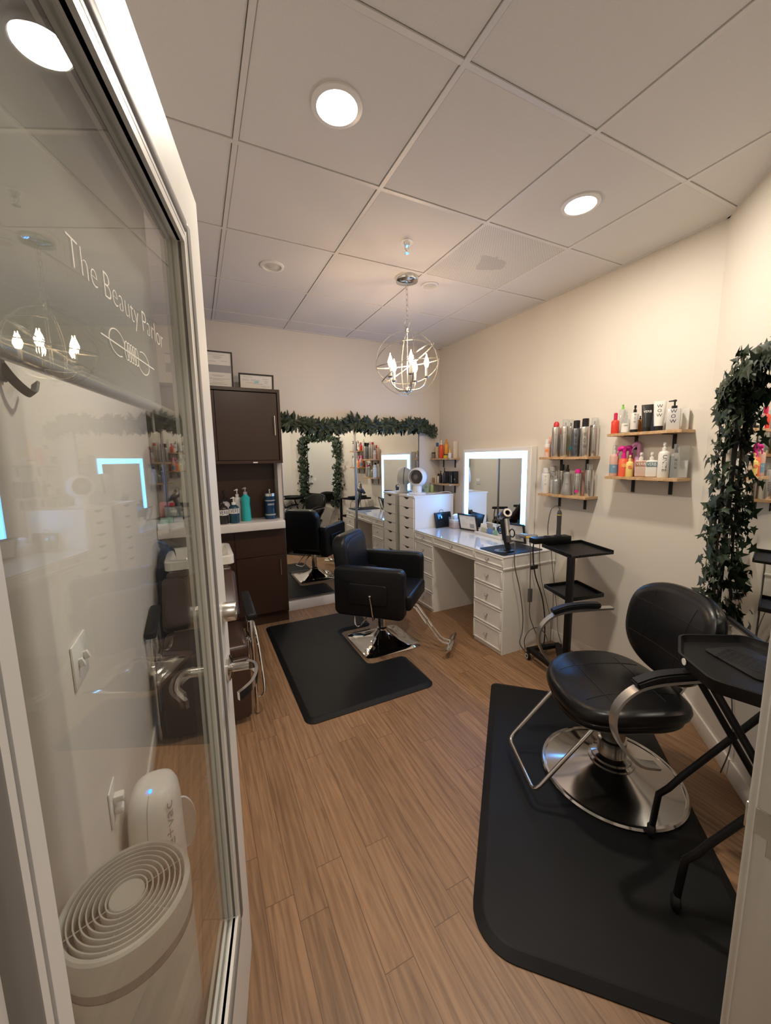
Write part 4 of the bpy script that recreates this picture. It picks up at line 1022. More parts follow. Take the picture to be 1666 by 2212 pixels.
# ------------------------------------------------------------------ mirrors on the back wall
def mirror_panel(label, x0, x1, z0, z1, m, lw, rw, m2):
    t = thing('wall_mirror', label, 'mirror', (0, 0, 0))
    b = MB(); yb, yf_ = 3.7945, 3.781
    b.box(x0, x0 + lw, yf_, yb, z0, z1, bev=.002); b.box(x0 + lw, x1 - rw, yf_, yb, z0, z0 + .008); b.box(x0 + lw, x1 - rw, yf_, yb, z1 - .008, z1); b.build('frame', m, t)
    b = MB(); b.box(x1 - rw, x1, yf_, yb, z0, z1, bev=.002); b.build('edge_strip', m2, t)
    b = MB(); b.box(x0 + .001, x1 - .001, yf_ + .006, yb - .003, z0 + .001, z1 - .001); b.build('mirror_glass', M['mirror'], t, smooth=False)
mirror_panel('large leaning wall mirror directly right of the brown cabinet', .745, 1.507, .115, 1.84, cm((.30, .29, .28), .3, .9), .006, .011, cm((.30, .29, .28), .3, .9))
mirror_panel('large wall mirror behind the fan and drawer unit', 1.509, 2.283, .115, 1.84, cm((.30, .29, .28), .3, .9), .011, .006, M['iron'])

def leaf_geo(b, p, d, up, L, W, lobes=0, bend=.15):
    d = d.normalized(); s_ = d.cross(up); s_ = s_.normalized() if s_.length > 1e-5 else d.orthogonal().normalized(); n_ = s_.cross(d)
    if lobes == 0:
        mid = [p + d * (L * t_) + n_ * (bend * L * (t_ * (1 - t_)) * 2) for t_ in (0, .25, .55, .8, 1)]
        w = [0.02, .75, 1, .6, .0]
        lf = [b.bm.verts.new(m_ + s_ * W / 2 * k + n_ * W * .12 * k) for m_, k in zip(mid, w)]
        rt_ = [b.bm.verts.new(m_ - s_ * W / 2 * k + n_ * W * .12 * k) for m_, k in zip(mid, w)]
        cn = [b.bm.verts.new(m_) for m_ in mid]
        for i in range(4):
            b.bm.faces.new((lf[i], lf[i + 1], cn[i + 1], cn[i])); b.bm.faces.new((cn[i], cn[i + 1], rt_[i + 1], rt_[i]))
    else:
        star = [(0, 0), (.34, -.12), (.22, .10), (.52, .30), (.20, .42), (0, 1.0), (-.20, .42), (-.52, .30), (-.22, .10), (-.34, -.12)]
        c_ = b.bm.verts.new(p + d * L * .28)
        vs = [b.bm.verts.new(p + s_ * (x * L) + d * (y * L) - n_ * (abs(x) * L * bend + max(0, y - .4) * L * bend)) for x, y in star]
        for i in range(len(vs)): b.bm.faces.new((c_, vs[i], vs[(i + 1) % len(vs)]))

# laurel garland over the mirrors
rnd = random.Random(3)
t = thing('leaf_garland', 'long artificial laurel leaf garland draped over the top of the wall mirrors', 'garland', (0, 0, 0))
path = [Vector(p) for p in ((.73, 3.735, 1.885), (.90, 3.735, 1.875), (1.08, 3.735, 1.845), (1.22, 3.735, 1.83), (1.38, 3.735, 1.86), (1.50, 3.735, 1.885), (1.70, 3.735, 1.86), (1.90, 3.735, 1.87), (2.10, 3.735, 1.875), (2.28, 3.735, 1.875), (2.38, 3.735, 1.83), (2.46, 3.735, 1.80))]
sp = smooth_path(path, 8)
b = MB(); b.tube(sp, .006, n=6); b.build('vine', M['stem'], t)
b = MB()
for i in range(900):
    q = rnd.random() * (len(sp) - 1.001); k = int(q); p = sp[k].lerp(sp[k + 1], q - k)
    p = p + Vector((rnd.uniform(-.02, .02), rnd.uniform(-.015, .015), rnd.uniform(-.03, .03)))
    a = rnd.choice([-1, 1]) * rnd.uniform(.2, 1.45) + (0 if rnd.random() < .5 else PI)
    a = rnd.uniform(-PI, PI)
    fl_ = .55 if abs(math.sin(a)) > .8 else 1
    d = Vector((math.cos(a), rnd.uniform(-.55, .25), math.sin(a)))
    if p.x < .76 and d.x < 0: d.x = -d.x
    L_ = rnd.uniform(.055, .105) * (1 if p.x < 2.32 else .8)
    leaf_geo(b, p, d, Vector((rnd.uniform(-.5, .5), -1, rnd.uniform(-.5, .5))), L_, L_ * .29, 0, .25)
for v in b.bm.verts:
    if v.co.y > 3.788: v.co.y = 3.788 - rnd.random() * .004
    if v.co.x < .708: v.co.x = .708 + rnd.random() * .004
b.build('foliage', M['leaf'], t)['kind'] = 'stuff'

# ivy mirror on angled wall
t = thing('ivy_mirror', 'tall mirror on the angled wall', 'mirror', (0, 0, 0)); t['label'] = 'black-edged mirror on the angled wall ringed by ivy at the right edge'
def AP(s, off, z): p = ANG0 + AD * s + AN * off; return Vector((p.x, p.y, z))
def abox(b, s0, s1, o0, o1, z0, z1):
    c = AP((s0 + s1) / 2, (o0 + o1) / 2, 0); b.box(c.x - (s1 - s0) / 2, c.x + (s1 - s0) / 2, c.y - (o1 - o0) / 2, c.y + (o1 - o0) / 2, z0, z1, rot=(0, 0, R(45)))
ms0, ms1, mz0, mz1 = .335, 1.03, .74, 1.90
b = MB(); abox(b, ms0 + .004, ms1 - .004, .004, .014, mz0 + .004, mz1 - .004); b.build('mirror_glass', M['mirror'], t, smooth=False)
b = MB()
for a in ((ms0 - .008, ms0 + .006, .002, .022, mz0, mz1), (ms1 - .006, ms1 + .008, .002, .022, mz0, mz1), (ms0, ms1, .002, .022, mz0 - .008, mz0 + .006), (ms0, ms1, .002, .022, mz1 - .006, mz1 + .008)): abox(b, *a)
b.build('frame', M['iron'], t, smooth=False)
t = thing('ivy_garland', 'dark green artificial ivy garland hung around the mirror at the right edge', 'garland', (0, 0, 0))
pth = [(.40, .70), (.36, .85), (.345, 1.0), (.335, 1.2), (.325, 1.4), (.32, 1.6), (.325, 1.74), (.35, 1.83), (.43, 1.90), (.60, 1.92), (.75, 1.905), (.9, 1.91), (1.02, 1.87), (1.05, 1.8), (1.055, 1.6), (1.06, 1.4), (1.055, 1.2), (1.06, 1.0), (1.05, .85), (1.05, .72)]
sp = smooth_path([AP(s_, .045, z_) for s_, z_ in pth], 8)
b = MB(); b.tube(sp, .005, n=6); b.tube([p + Vector((.008 * math.sin(i * .7), .008 * math.cos(i * .7), 0)) for i, p in enumerate(sp)], .003, n=5); b.build('vine', M['stem'], t)
b = MB(); AD3 = Vector((AD.x, AD.y, 0)); AN3 = Vector((AN.x, AN.y, 0))
for i in range(1150):
    q = rnd.random() * (len(sp) - 1.001); k = int(q); p = sp[k].lerp(sp[k + 1], q - k)
    p = p + AD3 * rnd.gauss(0, .036) + AN3 * rnd.uniform(-.02, .05) + Vector((0, 0, rnd.uniform(-.04, .04)))
    a = rnd.uniform(-PI, PI); d = AD3 * math.cos(a) + Vector((0, 0, math.sin(a) - .3)) + AN3 * rnd.uniform(-.2, .5)
    L_ = rnd.uniform(.034, .072)
    leaf_geo(b, p, d, AN3 + Vector((rnd.uniform(-.6, .6), rnd.uniform(-.6, .6), rnd.uniform(-.3, .8))), L_, 0, 5, .22)
for v in b.bm.verts:
    o_ = (Vector((v.co.x, v.co.y)) - ANG0).dot(AN)
    if o_ < .018: v.co += AN3 * (.018 - o_ + rnd.random() * .004)
b.build('foliage', M['ivy'], t)['kind'] = 'stuff'
cable('power_cord', 'thin dark cord hanging below the ivy garland behind the service tray', [tuple(AP(.40, .012, .72)), tuple(AP(.44, .012, .60)), tuple(AP(.52, .012, .45)), tuple(AP(.58, .012, .2)), tuple(AP(.56, .03, .008))], .003, M['cord'])


# ------------------------------------------------------------------ shelves
def shelf(label, y0, y1, zt, ys_, grp):
    t = thing('wall_shelf', label, 'shelf', (WX, (y0 + y1) / 2, zt), 0, grp); yc = (y0 + y1) / 2
    b = MB(); b.box(-.137, -.0005, y0 - yc, y1 - yc, -.018, -.0004, bev=.001, seg=1); b.build('board', M['oak'], t, smooth=False)
    for y in ys_:
        b = MB(); y -= yc; b.box(-.006, -.0006, y - .010, y + .010, -.105, -.0182); b.box(-.12, -.003, y - .010, y + .010, -.0225, -.0182)
        b.build('bracket', M['iron'], t)
shelf('upper pine shelf of silver spray cans between the lit mirror and the corner shelves', 1.787, 2.205, 1.512, (2.106, 1.884), 'pine wall shelves')
shelf('lower pine shelf with the grey hourglass bottle, right of the lit mirror', 1.787, 2.205, 1.230, (2.106, 1.884), 'pine wall shelves')
shelf('upper pine shelf with squeeze tubes, nearest the ivy mirror', 1.222, 1.655, 1.657, (1.545, 1.322), 'pine wall shelves')
shelf('lower pine shelf with pink trigger sprays, nearest the ivy mirror', 1.222, 1.655, 1.383, (1.545, 1.322), 'pine wall shelves')
shelf('small upper pine shelf with orange bottles above the fan', 3.398, 3.775, 1.515, (3.697, 3.478), 'pine wall shelves')
shelf('small lower pine shelf with black boxes beside the fan', 3.398, 3.775, 1.236, (3.697, 3.478), 'pine wall shelves')

# ------------------------------------------------------------------ bottles and cans
def wrap(r, zc, vertical=False, e=.0006):
    def fn(u, v):
        if vertical: u, v = v, -u
        a = u / r; return ((r + e) * math.sin(a), -(r + e) * math.cos(a), zc + v)
    return fn
def flatmap(y, zc, vertical=False, x0=0, slope=0.0):
    def fn(u, v):
        if vertical: u, v = v, -u
        return (x0 + u, y + slope * v, zc + v)
    return fn
def ltext(t, txt, fn, w, h=None, m=None, nm='lettering'):
    text_obj(txt, .02, m or M['ink'], t, fn, nm, width=w, height=h)
def band(t, r, z0, z1, m, nm='label_band', e=.0004):
    b = MB(); b.lathe([(r + e, z0), (r + e, z1)], n=24); b.build(nm, m, t)
SG = {'A1': 'spray cans on the upper shelf right of the lit mirror', 'A2': 'bottles on the lower shelf right of the lit mirror', 'B1': 'products on the upper shelf by the ivy mirror',
      'B2': 'products on the lower shelf by the ivy mirror', 'C1': 'products on the small upper shelf', 'C2': 'products on the small lower shelf', 'K': 'bottles on the countertop', 'T': 'bottles on the drawer tower'}
def root(name, label, cat, x, y, z, rz, g): return thing(name, label, cat, (x, y, z + .0004), R(rz), SG[g])
def can(g, x, y, z, h, r, body, cap, label, kind='cap', rz=-55, name='spray_can'):
    t = root(name, label, 'spray can', x, y, z, rz, g)
    ch = {'cap': .20, 'dome': .14, 'clear': .17, 'tall': .24}[kind] * h; hb = h - ch
    b = MB(); b.lathe([(0, 0), (r * .94, 0), (r, .004), (r, hb - r * .55), (r * .93, hb - r * .22), (r * .72, hb - .002), (r * .55, hb), (0, hb)], n=26); b.build('body', body, t)
    cr = r * (.72 if kind != 'clear' else .7)
    if kind in ('cap', 'tall'): b = MB(); b.lathe([(cr, hb - .001), (cr, h - .003), (cr - .003, h), (0, h)], n=22); b.build('cap', cap, t)
    elif kind == 'dome': b = MB(); b.lathe([(cr, hb - .001), (cr * .92, h - ch * .35), (cr * .5, h - .002), (0, h)], n=22); b.build('cap', cap, t)
    else:
        b = MB(); b.lathe([(cr, hb - .001), (cr, h - .003), (cr - .003, h), (0, h)], n=22); b.build('cap', M['clear'], t)
        b = MB(); b.lathe([(0, hb), (.005, hb), (.005, hb + ch * .5), (0, hb + ch * .5)], n=10); b.build('nozzle', cap, t)
    return t
def sprayer(g, x, y, z, h, r, body, head, label, hf=.26, sx=1.0, sy=1.0, rz=-55, name='spray_bottle', box=False, cover=False):
    t = root(name, label, 'spray bottle', x, y, z, rz, g); hb = h * (1 - hf); hh = h - hb
    b = MB()
    if box: b.box(-r, r, -r * sy, r * sy, 0, hb, bev=r * .28, seg=3)
    else: b.lathe([(0, 0), (r * .93, 0), (r, .005), (r, hb - r * .6), (r * .85, hb - r * .25), (r * .42, hb), (0, hb)], n=26, sx=sx, sy=sy)
    b.build('body', body, t)
    b = MB(); rr_ = r * .42; b.lathe([(rr_, hb), (rr_, hb + hh * .38), (rr_ * .55, hb + hh * .42), (rr_ * .5, hb + hh * .6), (rr_ * .75, hb + hh * .62), (rr_ * .7, h - .002), (0, h)], n=18)
    b.box(-.003, .003, -rr_ * 1.1, -rr_ * .5, hb + hh * .72, hb + hh * .86); b.build('spray_head', head, t)
    if cover: b = MB(); b.lathe([(rr_ * 1.25, hb), (rr_ * 1.2, h + .003), (0, h + .004)], n=18); b.build('clear_cap', M['clear'], t)
    return t
def pump(g, x, y, z, h, r, body, head, label, hf=.25, rz=-55, shape='round', name='pump_bottle'):
    t = root(name, label, 'pump bottle', x, y, z, rz, g); hb = h * (1 - hf); hh = h - hb
    b = MB()
    if shape == 'box': b.box(-r, r, -r * .6, r * .6, 0, hb, bev=.004, seg=2)
    elif shape == 'waist': b.lathe([(0, 0), (r * .95, 0), (r, .006), (r * .96, hb * .35), (r * .86, hb * .62), (r * .95, hb * .80), (r * .98, hb * .86), (r * .55, hb * .94), (r * .4, hb), (0, hb)], n=28)
    else: b.lathe([(0, 0), (r * .95, 0), (r, .006), (r, hb - r * .8), (r * .88, hb - r * .4), (r * .5, hb - r * .1), (r * .36, hb), (0, hb)], n=28)
    b.build('body', body, t)
    b = MB(); rr_ = min(r * .36, .014); b.lathe([(rr_ * 1.2, hb - .001), (rr_ * 1.2, hb + hh * .3), (.0045, hb + hh * .34), (.0045, h - hh * .25), (rr_ * .8, h - hh * .24), (rr_ * .8, h - .004), (0, h)], n=16)
    b.cyl((0, 0, h - hh * .14), (-.026, -.018, h - hh * .20), .0045, .003, n=10); b.build('pump_head', head, t)
    return t
def trigger(g, x, y, z, h, r, body, head, label, rz=-55):
    t = root('trigger_spray_bottle', label, 'spray bottle', x, y, z, rz, g); hb = h * .62
    b = MB(); b.lathe([(0, 0), (r * .95, 0), (r, .005), (r, hb - r * .5), (r * .7, hb - r * .1), (r * .4, hb), (0, hb)], n=26); b.build('body', body, t)
    b = MB(); b.lathe([(r * .48, hb - .002), (r * .48, hb + h * .12), (0, hb + h * .12)], n=18)
    b.tube(smooth_path([(0, 0, hb + h * .10), (0, 0, h * .86), (-.006, 0, h * .955), (-.024, 0, h * .95), (-.034, 0, h * .88)], 5), [.011] * 5 + [.014] * 5 + [.0165, .0165, .016, .015, .014, .013, .012, .011, .010, .009, .008], n=10)
    b.tube(smooth_path([(-.016, 0, h * .90), (-.034, 0, h * .80), (-.036, 0, h * .70)], 4), .004, n=8); b.build('trigger_head', head, t)
    return t
def tube_(g, x, y, z, h, w, body, cap, label, rz=-62):
    t = root('squeeze_tube', label, 'tube', x, y, z, rz, g); hc = h * .16; b = MB(); r = w * .36
    b.lathe([(0, 0), (r, 0), (r, hc), (0, hc)], n=24); b.build('cap', cap, t)
    b = MB(); rings = []; N = 28
    for k in range(9):
        f = k / 8; zz = hc + (h - hc) * f; sx_ = r * (1 - f) + (w / 2) * f; sy_ = r * (1 - f) ** .8 + .0012
        rings.append([b.bm.verts.new((sx_ * math.cos(2 * PI * i / N), sy_ * math.sin(2 * PI * i / N), zz)) for i in range(N)])
    for A, B in zip(rings, rings[1:]):
        for i in range(N): j = (i + 1) % N; b.bm.faces.new((A[i], A[j], B[j], B[i]))
    b.bm.faces.new(rings[0]); b.bm.faces.new(rings[-1]); b.build('body', body, t)
    t['r'] = r; return t
def tubetext(r, h, zc, e=.0008, vert=False):
    hc = h * .16
    def fn(u, v):
        if vert: u, v = v, -u
        zz = zc + v; f = max(0, min(1, (zz - hc) / (h - hc))); sy_ = r * (1 - f) ** .8 + .0012; sx_ = r * (1 - f) + r / .72 * f
        k = max(.05, 1 - (u / sx_) ** 2) ** .5; return (u, -(sy_ * k + e), zz)
    return fn
def jar(g, x, y, z, h, r, body, cap, label, capf=.3, rz=-55):
    t = root('jar', label, 'jar', x, y, z, rz, g)
    b = MB(); b.lathe([(0, 0), (r * .96, 0), (r, .003), (r, h * (1 - capf)), (0, h * (1 - capf))], n=26); b.build('body', body, t)
    b = MB(); b.lathe([(r * 1.02, h * (1 - capf) + .0003), (r * 1.02, h - .002), (r * .98, h), (0, h)], n=26); b.build('lid', cap, t); return t
def carton(g, x, y, z, h, w, d, body, label, rz=-70, name='carton'):
    t = root(name, label, 'box', x, y, z, rz, g); b = MB(); b.box(-w / 2, w / 2, -d / 2, d / 2, 0, h, bev=.001, seg=1); b.build('box', body, t); return t

RED = cm((.55, .02, .03)); WHT = cm((.78, .76, .72)); BLK = M['blackp']; MAG = cm((.72, .02, .28)); XF, XB = 2.472, 2.528
# --- set A upper
z = 1.512
t = can('A1', XF, 2.171, z, .135, .020, WHT, WHT, 'short white can with an orange sun pattern, far left of the silver cans', 'tall'); band(t, .020, .004, .075, cm((.75, .50, .38))); 
b = MB(); b.lathe([(0, 0), (.011, 0), (.011, .0008), (0, .0008)], (0, -.0208, .05), Matrix.Rotation(R(90), 3, 'X'), 16); b.build('sun_motif', cm((.85, .25, .06)), t)
can('A1', XB, 2.186, z, .165, .020, cm((.70, .40, .30), .35), cm((.75, .42, .32)), 'peach coloured can tucked behind the red-capped silver can', 'dome')
t = can('A1', XF, 2.093, z, .264, .029, M['silver'], RED, 'tall silver can with a red domed cap', 'dome'); ltext(t, 'K E N R A', wrap(.029, .165), .024)
can('A1', XB + .004, 2.105, z, .215, .018, M['silver'], RED, 'slim silver can with a flat red cap behind the tall cans', 'cap')
t = can('A1', XF, 2.012, z, .272, .029, M['silver'], M['silver'], 'tall silver can with a clear cap, right of the red-capped can', 'clear'); ltext(t, 'K E N R A', wrap(.029, .175), .024)
t = can('A1', XB, 2.010, z, .272, .022, M['silver'], BLK, 'silver can with a teal band behind the dark grey can', 'clear'); band(t, .022, .05, .075, cm((.02, .25, .32)))
t = can('A1', XF, 1.918, z, .256, .030, M['dsilver'], BLK, 'dark grey-blue can with a black cap and flowing black letters', 'cap'); ltext(t, 'W\nO\nW', wrap(.030, .11), .020, .11)
can('A1', XB, 1.927, z, .215, .018, cm((.72, .62, .02), .35), M['silver'], 'yellow can behind the two black-capped cans', 'dome')
t = can('A1', XF, 1.845, z, .262, .030, M['silver'], BLK, 'bright silver can with a black cap and flowing black letters', 'cap'); ltext(t, 'W\nO\nW', wrap(.030, .11), .020, .11)
t = can('A1', 2.49, 1.765, z, .268, .031, M['silver'], M['silver'], 'large silver can with a clear cap at the near end of the shelf', 'clear')
ltext(t, 'K E N R A', wrap(.031, .19), .024); ltext(t, '25', wrap(.031, .03), .016)
t.location.y = 1.822; t.location.x = 2.532
for o_ in [o for o in bpy.data.objects if o.get('label', '').startswith('bright silver can')]: o_.location.y = 1.841; o_.location.x = 2.462
# --- set A lower
z = 1.230
t = can('A2', XF, 2.170, z, .197, .031, WHT, WHT, 'white can with a white cap and grey script at the far end', 'cap'); ltext(t, 'W\nO\nW', wrap(.031, .10), .016, .08, M['greyp']); band(t, .0225, .152, .160, M['silver'])
t = can('A2', XB + .004, 2.158, z, .212, .026, WHT, WHT, 'white can lettered sideways behind the grey pump bottle', 'cap'); ltext(t, 'UNITE', wrap(.027, .11, True), .085, .016, M['greyp'])
pump('A2', XF, 2.072, z, .180, .028, cm((.36, .37, .37), .35, .5), M['silver'], 'small grey metal bottle with a clear pump top', hf=.33)
can('A2', XB, 2.070, z, .225, .021, M['silver'], BLK, 'slim silver can with a black cap behind the hourglass bottle', 'cap')
t = root('hourglass_bottle', 'grey hourglass-shaped bottle with a black spray nozzle', 'spray bottle', XF, 1.975, z, -55, 'A2')
b = MB(); b.lathe([(0, 0), (.037, 0), (.039, .004), (.034, .05), (.026, .11), (.0245, .125), (.028, .150), (.028, .158), (.014, .172), (.0, .172)], n=28); b.build('body', cm((.42, .42, .41), .35, .5), t)
b = MB(); b.lathe([(.013, .171), (.013, .190), (.006, .193), (.008, .204), (.007, .222), (0, .223)], n=16); b.build('spray_nozzle', BLK, t); ltext(t, 'KENRA', wrap(.033, .085), .022)
t = can('A2', XF, 1.888, z, .195, .028, M['silver'], MAG, 'silver can with a magenta cap and pink dot', 'dome')
b = MB(); b.lathe([(0, 0), (.011, 0), (.011, .0008), (0, .0008)], (-.004, -.0285, .035), Matrix.Rotation(R(90), 3, 'X'), 16); b.build('pink_dot', MAG, t); ltext(t, 'KENRA', wrap(.028, .14), .02)
can('A2', XB, 1.893, z, .182, .022, cm((.60, .36, .33)), cm((.60, .36, .33)), 'dusty pink can behind the magenta-capped can', 'dome')
t = can('A2', 2.50, 1.818, z, .232, .029, M['silver'], M['silver'], 'tall silver can with a clear cap at the near end of the lower shelf', 'clear'); ltext(t, 'KENRA', wrap(.029, .08, True), .06, .01)
# --- set B upper
z = 1.657
t = sprayer('B1', XF, 1.634, z, .134, .023, cm((.68, .05, .03)), cm((.62, .02, .10)), 'red bottle with a raspberry pump cap at the far end', hf=.34, name='serum_bottle'); band(t, .0105, .09, .130, cm((.62, .02, .10)), 'cap')
t = sprayer('B1', XB, 1.626, z, .188, .018, M['clear'], cm((.20, .60, .05)), 'clear slim bottle with a lime green cap', hf=.16, name='clear_bottle')
t = sprayer('B1', XF, 1.566, z, .140, .024, M['clear'], M['clear'], 'clear bottle with a white front label and clear sprayer', hf=.35, name='clear_bottle'); band(t, .024, .005, .06, WHT); ltext(t, 'VERB', wrap(.0246, .045), .024)
t = sprayer('B1', XF, 1.512, z, .166, .021, cm((.70, .68, .66)), BLK, 'pale bottle with a rounded black pump cap and script letters', hf=.27); band(t, .021, .0, .018, BLK, 'base_band'); ltext(t, 'W\nO\nW', wrap(.021, .085), .013, .06)
sprayer('B1', XB, 1.511, z, .104, .014, cm((.36, .13, .03)), BLK, 'small amber bottle with a black cap behind the black tube', hf=.22, name='amber_bottle')
t = tube_('B1', XF, 1.437, z, .160, .066, cm((.022, .022, .022), .3), BLK, 'black squeeze tube with white lettering'); ltext(t, 'VERB', tubetext(t['r'], .160, .118), .042, None, M['whiteink'])
sprayer('B1', XB, 1.441, z, .140, .020, cm((.12, .20, .42), .3), M['clear'], 'blue bottle between the black and white tubes', hf=.2, name='blue_bottle')
t = tube_('B1', XF, 1.370, z, .172, .064, WHT, BLK, 'white squeeze tube with a black cap and flowing letters'); ltext(t, 'W\nO\nW', tubetext(t['r'], .172, .115), .028, .07)
t = pump('B1', XF, 1.292, z, .170, .032, cm((.62, .61, .60), .2), BLK, 'square silver-grey bottle with a black pump', hf=.3, shape='box', rz=-68); ltext(t, 'W\nO\nW', flatmap(-.0200, .075), .030, .075)
carton('B1', 2.537, 1.262, z, .118, .03, .03, WHT, 'plain white carton at the near end behind the black pump bottle', name='carton')
for o in bpy.data.objects:
    if o.type == 'EMPTY' and 'r' in o.keys(): del o['r']
# --- set B lower
z = 1.383
t = sprayer('B2', XF, 1.625, z, .196, .026, cm((.62, .40, .33), .3), WHT, 'peach and blue mist bottle with a clear cap', hf=.27, cover=True); band(t, .026, .02, .075, cm((.16, .30, .42))); ltext(t, '21', wrap(.0265, .060), .014, None, M['whiteink'])
t = trigger('B2', XF, 1.562, z, .185, .028, cm((.78, .13, .06)), MAG, 'coral bottle with a magenta trigger, left of the yellow bottle')
b = MB(); b.lathe([(0, 0), (.013, 0), (.013, .0008), (0, .0008)], (0, -.0288, .07), Matrix.Rotation(R(90), 3, 'X'), 18); b.build('sun_motif', cm((.85, .40, .12)), t)
t = trigger('B2', XB, 1.555, z, .188, .024, cm((.78, .16, .07)), cm((.66, .03, .38)), 'coral bottle with a purple-pink trigger behind the yellow bottle')
t = sprayer('B2', 2.456, 1.512, z, .136, .021, cm((.80, .62, .20)), cm((.80, .66, .30)), 'small yellow spray bottle with an orange sun', hf=.3)
b = MB(); b.lathe([(0, 0), (.010, 0), (.010, .0008), (0, .0008)], (0, -.0216, .06), Matrix.Rotation(R(90), 3, 'X'), 16); b.build('sun_motif', cm((.85, .22, .10)), t)
trigger('B2', 2.534, 1.508, z, .213, .022, cm((.55, .30, .50)), cm((.60, .28, .52)), 'lilac bottle with a lilac trigger behind the tan-label bottle')
t = sprayer('B2', XF, 1.453, z, .150, .031, cm((.62, .46, .38)), WHT, 'beige bottle with a tan label and white sprayer', hf=.32, sy=.62, box=True, rz=-62)
b = MB(); b.box(-.028, .028, -.0205, -.0195, .066, .094); b.build('label_band', cm((.40, .17, .11)), t); ltext(t, 'VERB', flatmap(-.0210, .080), .048, .018, M['whiteink'])
t = sprayer('B2', XF, 1.390, z, .150, .030, WHT, WHT, 'white bottle with a teal-grey label and white sprayer', hf=.32, sy=.62, box=True, rz=-62)
b = MB(); b.box(-.027, .027, -.0199, -.0189, .064, .092); b.build('label_band', cm((.12, .22, .25)), t); ltext(t, 'VERB', flatmap(-.0204, .078), .046, .018, M['whiteink'])
t = sprayer('B2', XF, 1.325, z, .206, .029, WHT, WHT, 'tall white bottle with large sideways black letters', hf=.24); ltext(t, 'UNITE', wrap(.029, .085, True), .095, .020)
carton('B2', 2.537, 1.322, z, .125, .03, .03, cm((.03, .22, .32)), 'teal carton behind the tall white bottle')
t = sprayer('B2', 2.468, 1.262, z, .190, .022, M['clear'], cm((.03, .04, .05)), 'clear bottle with a black pump and clear cap at the near end', hf=.24, cover=True); ltext(t, 'W\nO\nW', wrap(.022, .08), .014, .06)
t = carton('B2', 2.530, 1.248, z, .185, .045, .03, M['clear'], 'clear plastic wrapped pack at the near end, against the wall', name='plastic_pack'); b = MB(); b.box(-.018, .018, -.012, .012, .002, .10); b.build('insert', WHT, t)
# --- set C
z = 1.515
jar('C1', 2.458, 3.752, z, .066, .022, cm((.22, .19, .16)), BLK, 'dark grey jar with a black lid at the corner end', .2)
t = can('C1', 2.472, 3.698, z, .172, .021, cm((.58, .48, .35)), cm((.04, .10, .28)), 'striped tan can with a blue cap', 'tall'); band(t, .021, .035, .125, stripe_mat('tan_stripes', (.66, .58, .45), (.55, .38, .16), 30, 'DIAGONAL'))
jar('C1', 2.448, 3.660, z, .032, .017, cm((.52, .45, .38)), cm((.50, .42, .35)), 'tiny beige jar in front of the striped can', .35)
t = sprayer('C1', 2.47, 3.618, z, .195, .025, cm((.72, .09, .03), .25), WHT, 'red-orange bottle with a white pump top', hf=.25)
t = sprayer('C1', 2.530, 3.608, z, .210, .026, cm((.72, .34, .06), .3), cm((.80, .30, .03)), 'yellow-orange spray bottle behind the red-orange bottle', hf=.24)
jar('C1', 2.462, 3.515, z, .042, .026, cm((.72, .52, .05)), BLK, 'flat yellow jar with a black lid', .3)
sprayer('C1', 2.466, 3.452, z, .098, .019, cm((.66, .63, .66)), cm((.82, .60, .06)), 'small white bottle with a yellow cap', hf=.42, name='small_bottle')
carton('C1', 2.530, 3.435, z, .178, .034, .034, cm((.74, .68, .58)), 'tall cream carton at the near end of the small upper shelf')
z = 1.236
sprayer('C2', 2.458, 3.755, z, .080, .014, cm((.30, .19, .12)), WHT, 'little brown bottle at the corner end', hf=.3, name='small_bottle')
carton('C2', 2.475, 3.725, z, .085, .022, .022, cm((.66, .52, .33)), 'small tan carton beside the little brown bottle')
t = can('C2', 2.48, 3.682, z, .104, .017, WHT, BLK, 'short white bottle with a tall black cap', 'tall')
b = sprayer('C2', 2.470, 3.625, z, .140, .018, BLK, BLK, 'dark bottle with a pointed top', hf=.3)
sprayer('C2', 2.468, 3.548, z, .172, .018, cm((.016, .018, .022)), BLK, 'tallest dark spray bottle on the small lower shelf', hf=.3)
t = carton('C2', 2.530, 3.585, z, .132, .034, .034, cm((.018, .019, .024)), 'dark carton behind the tallest dark spray bottle')
t = carton('C2', 2.520, 3.488, z, .134, .036, .034, cm((.017, .018, .022)), 'dark carton in the gap between the other two dark cartons'); b = MB(); b.box(.006, .012, -.0176, -.0171, .01, .09); b.build('grey_stripe', M['greyp'], t)
t = carton('C2', 2.532, 3.424, z, .136, .036, .034, cm((.017, .018, .022)), 'dark carton with a tan dot at the near end'); b = MB(); b.box(-.012, -.002, -.0176, -.0171, .04, .055); b.build('tan_dot', cm((.55, .38, .28)), t)

# --- countertop products
z = .986; KR = 4
def kroot(): pass
t = pump('K', .318, 3.70, z, .285, .034, WHT, WHT, 'tall slim white pump bottle between the navy and turquoise bottles', rz=KR)
t = pump('K', .380, 3.625, z, .300, .041, cm((.03, .44, .42), .25), cm((.42, .36, .36)), 'turquoise waisted pump bottle', shape='waist', hf=.2, rz=KR)
t = pump('K', .215, 3.715, z, .275, .042, cm((.50, .47, .50), .3), BLK, 'lilac-grey bottle with a black pump at the back', rz=KR, hf=.36)
t = pump('K', .272, 3.545, z, .228, .042, cm((.018, .055, .085), .25), WHT, 'navy blue pump bottle with a white block label', rz=KR, hf=.30); band(t, .042, .085, .128, WHT); ltext(t, 'VERB', wrap(.0426, .107), .070, .034)
t = pump('K', .185, 3.545, z, .205, .042, cm((.030, .022, .020), .25), BLK, 'dark brown bottle with a black stopper and a white block label', rz=KR, hf=.22); band(t, .042, .075, .122, WHT); ltext(t, 'VERB', wrap(.0426, .098), .070, .034)
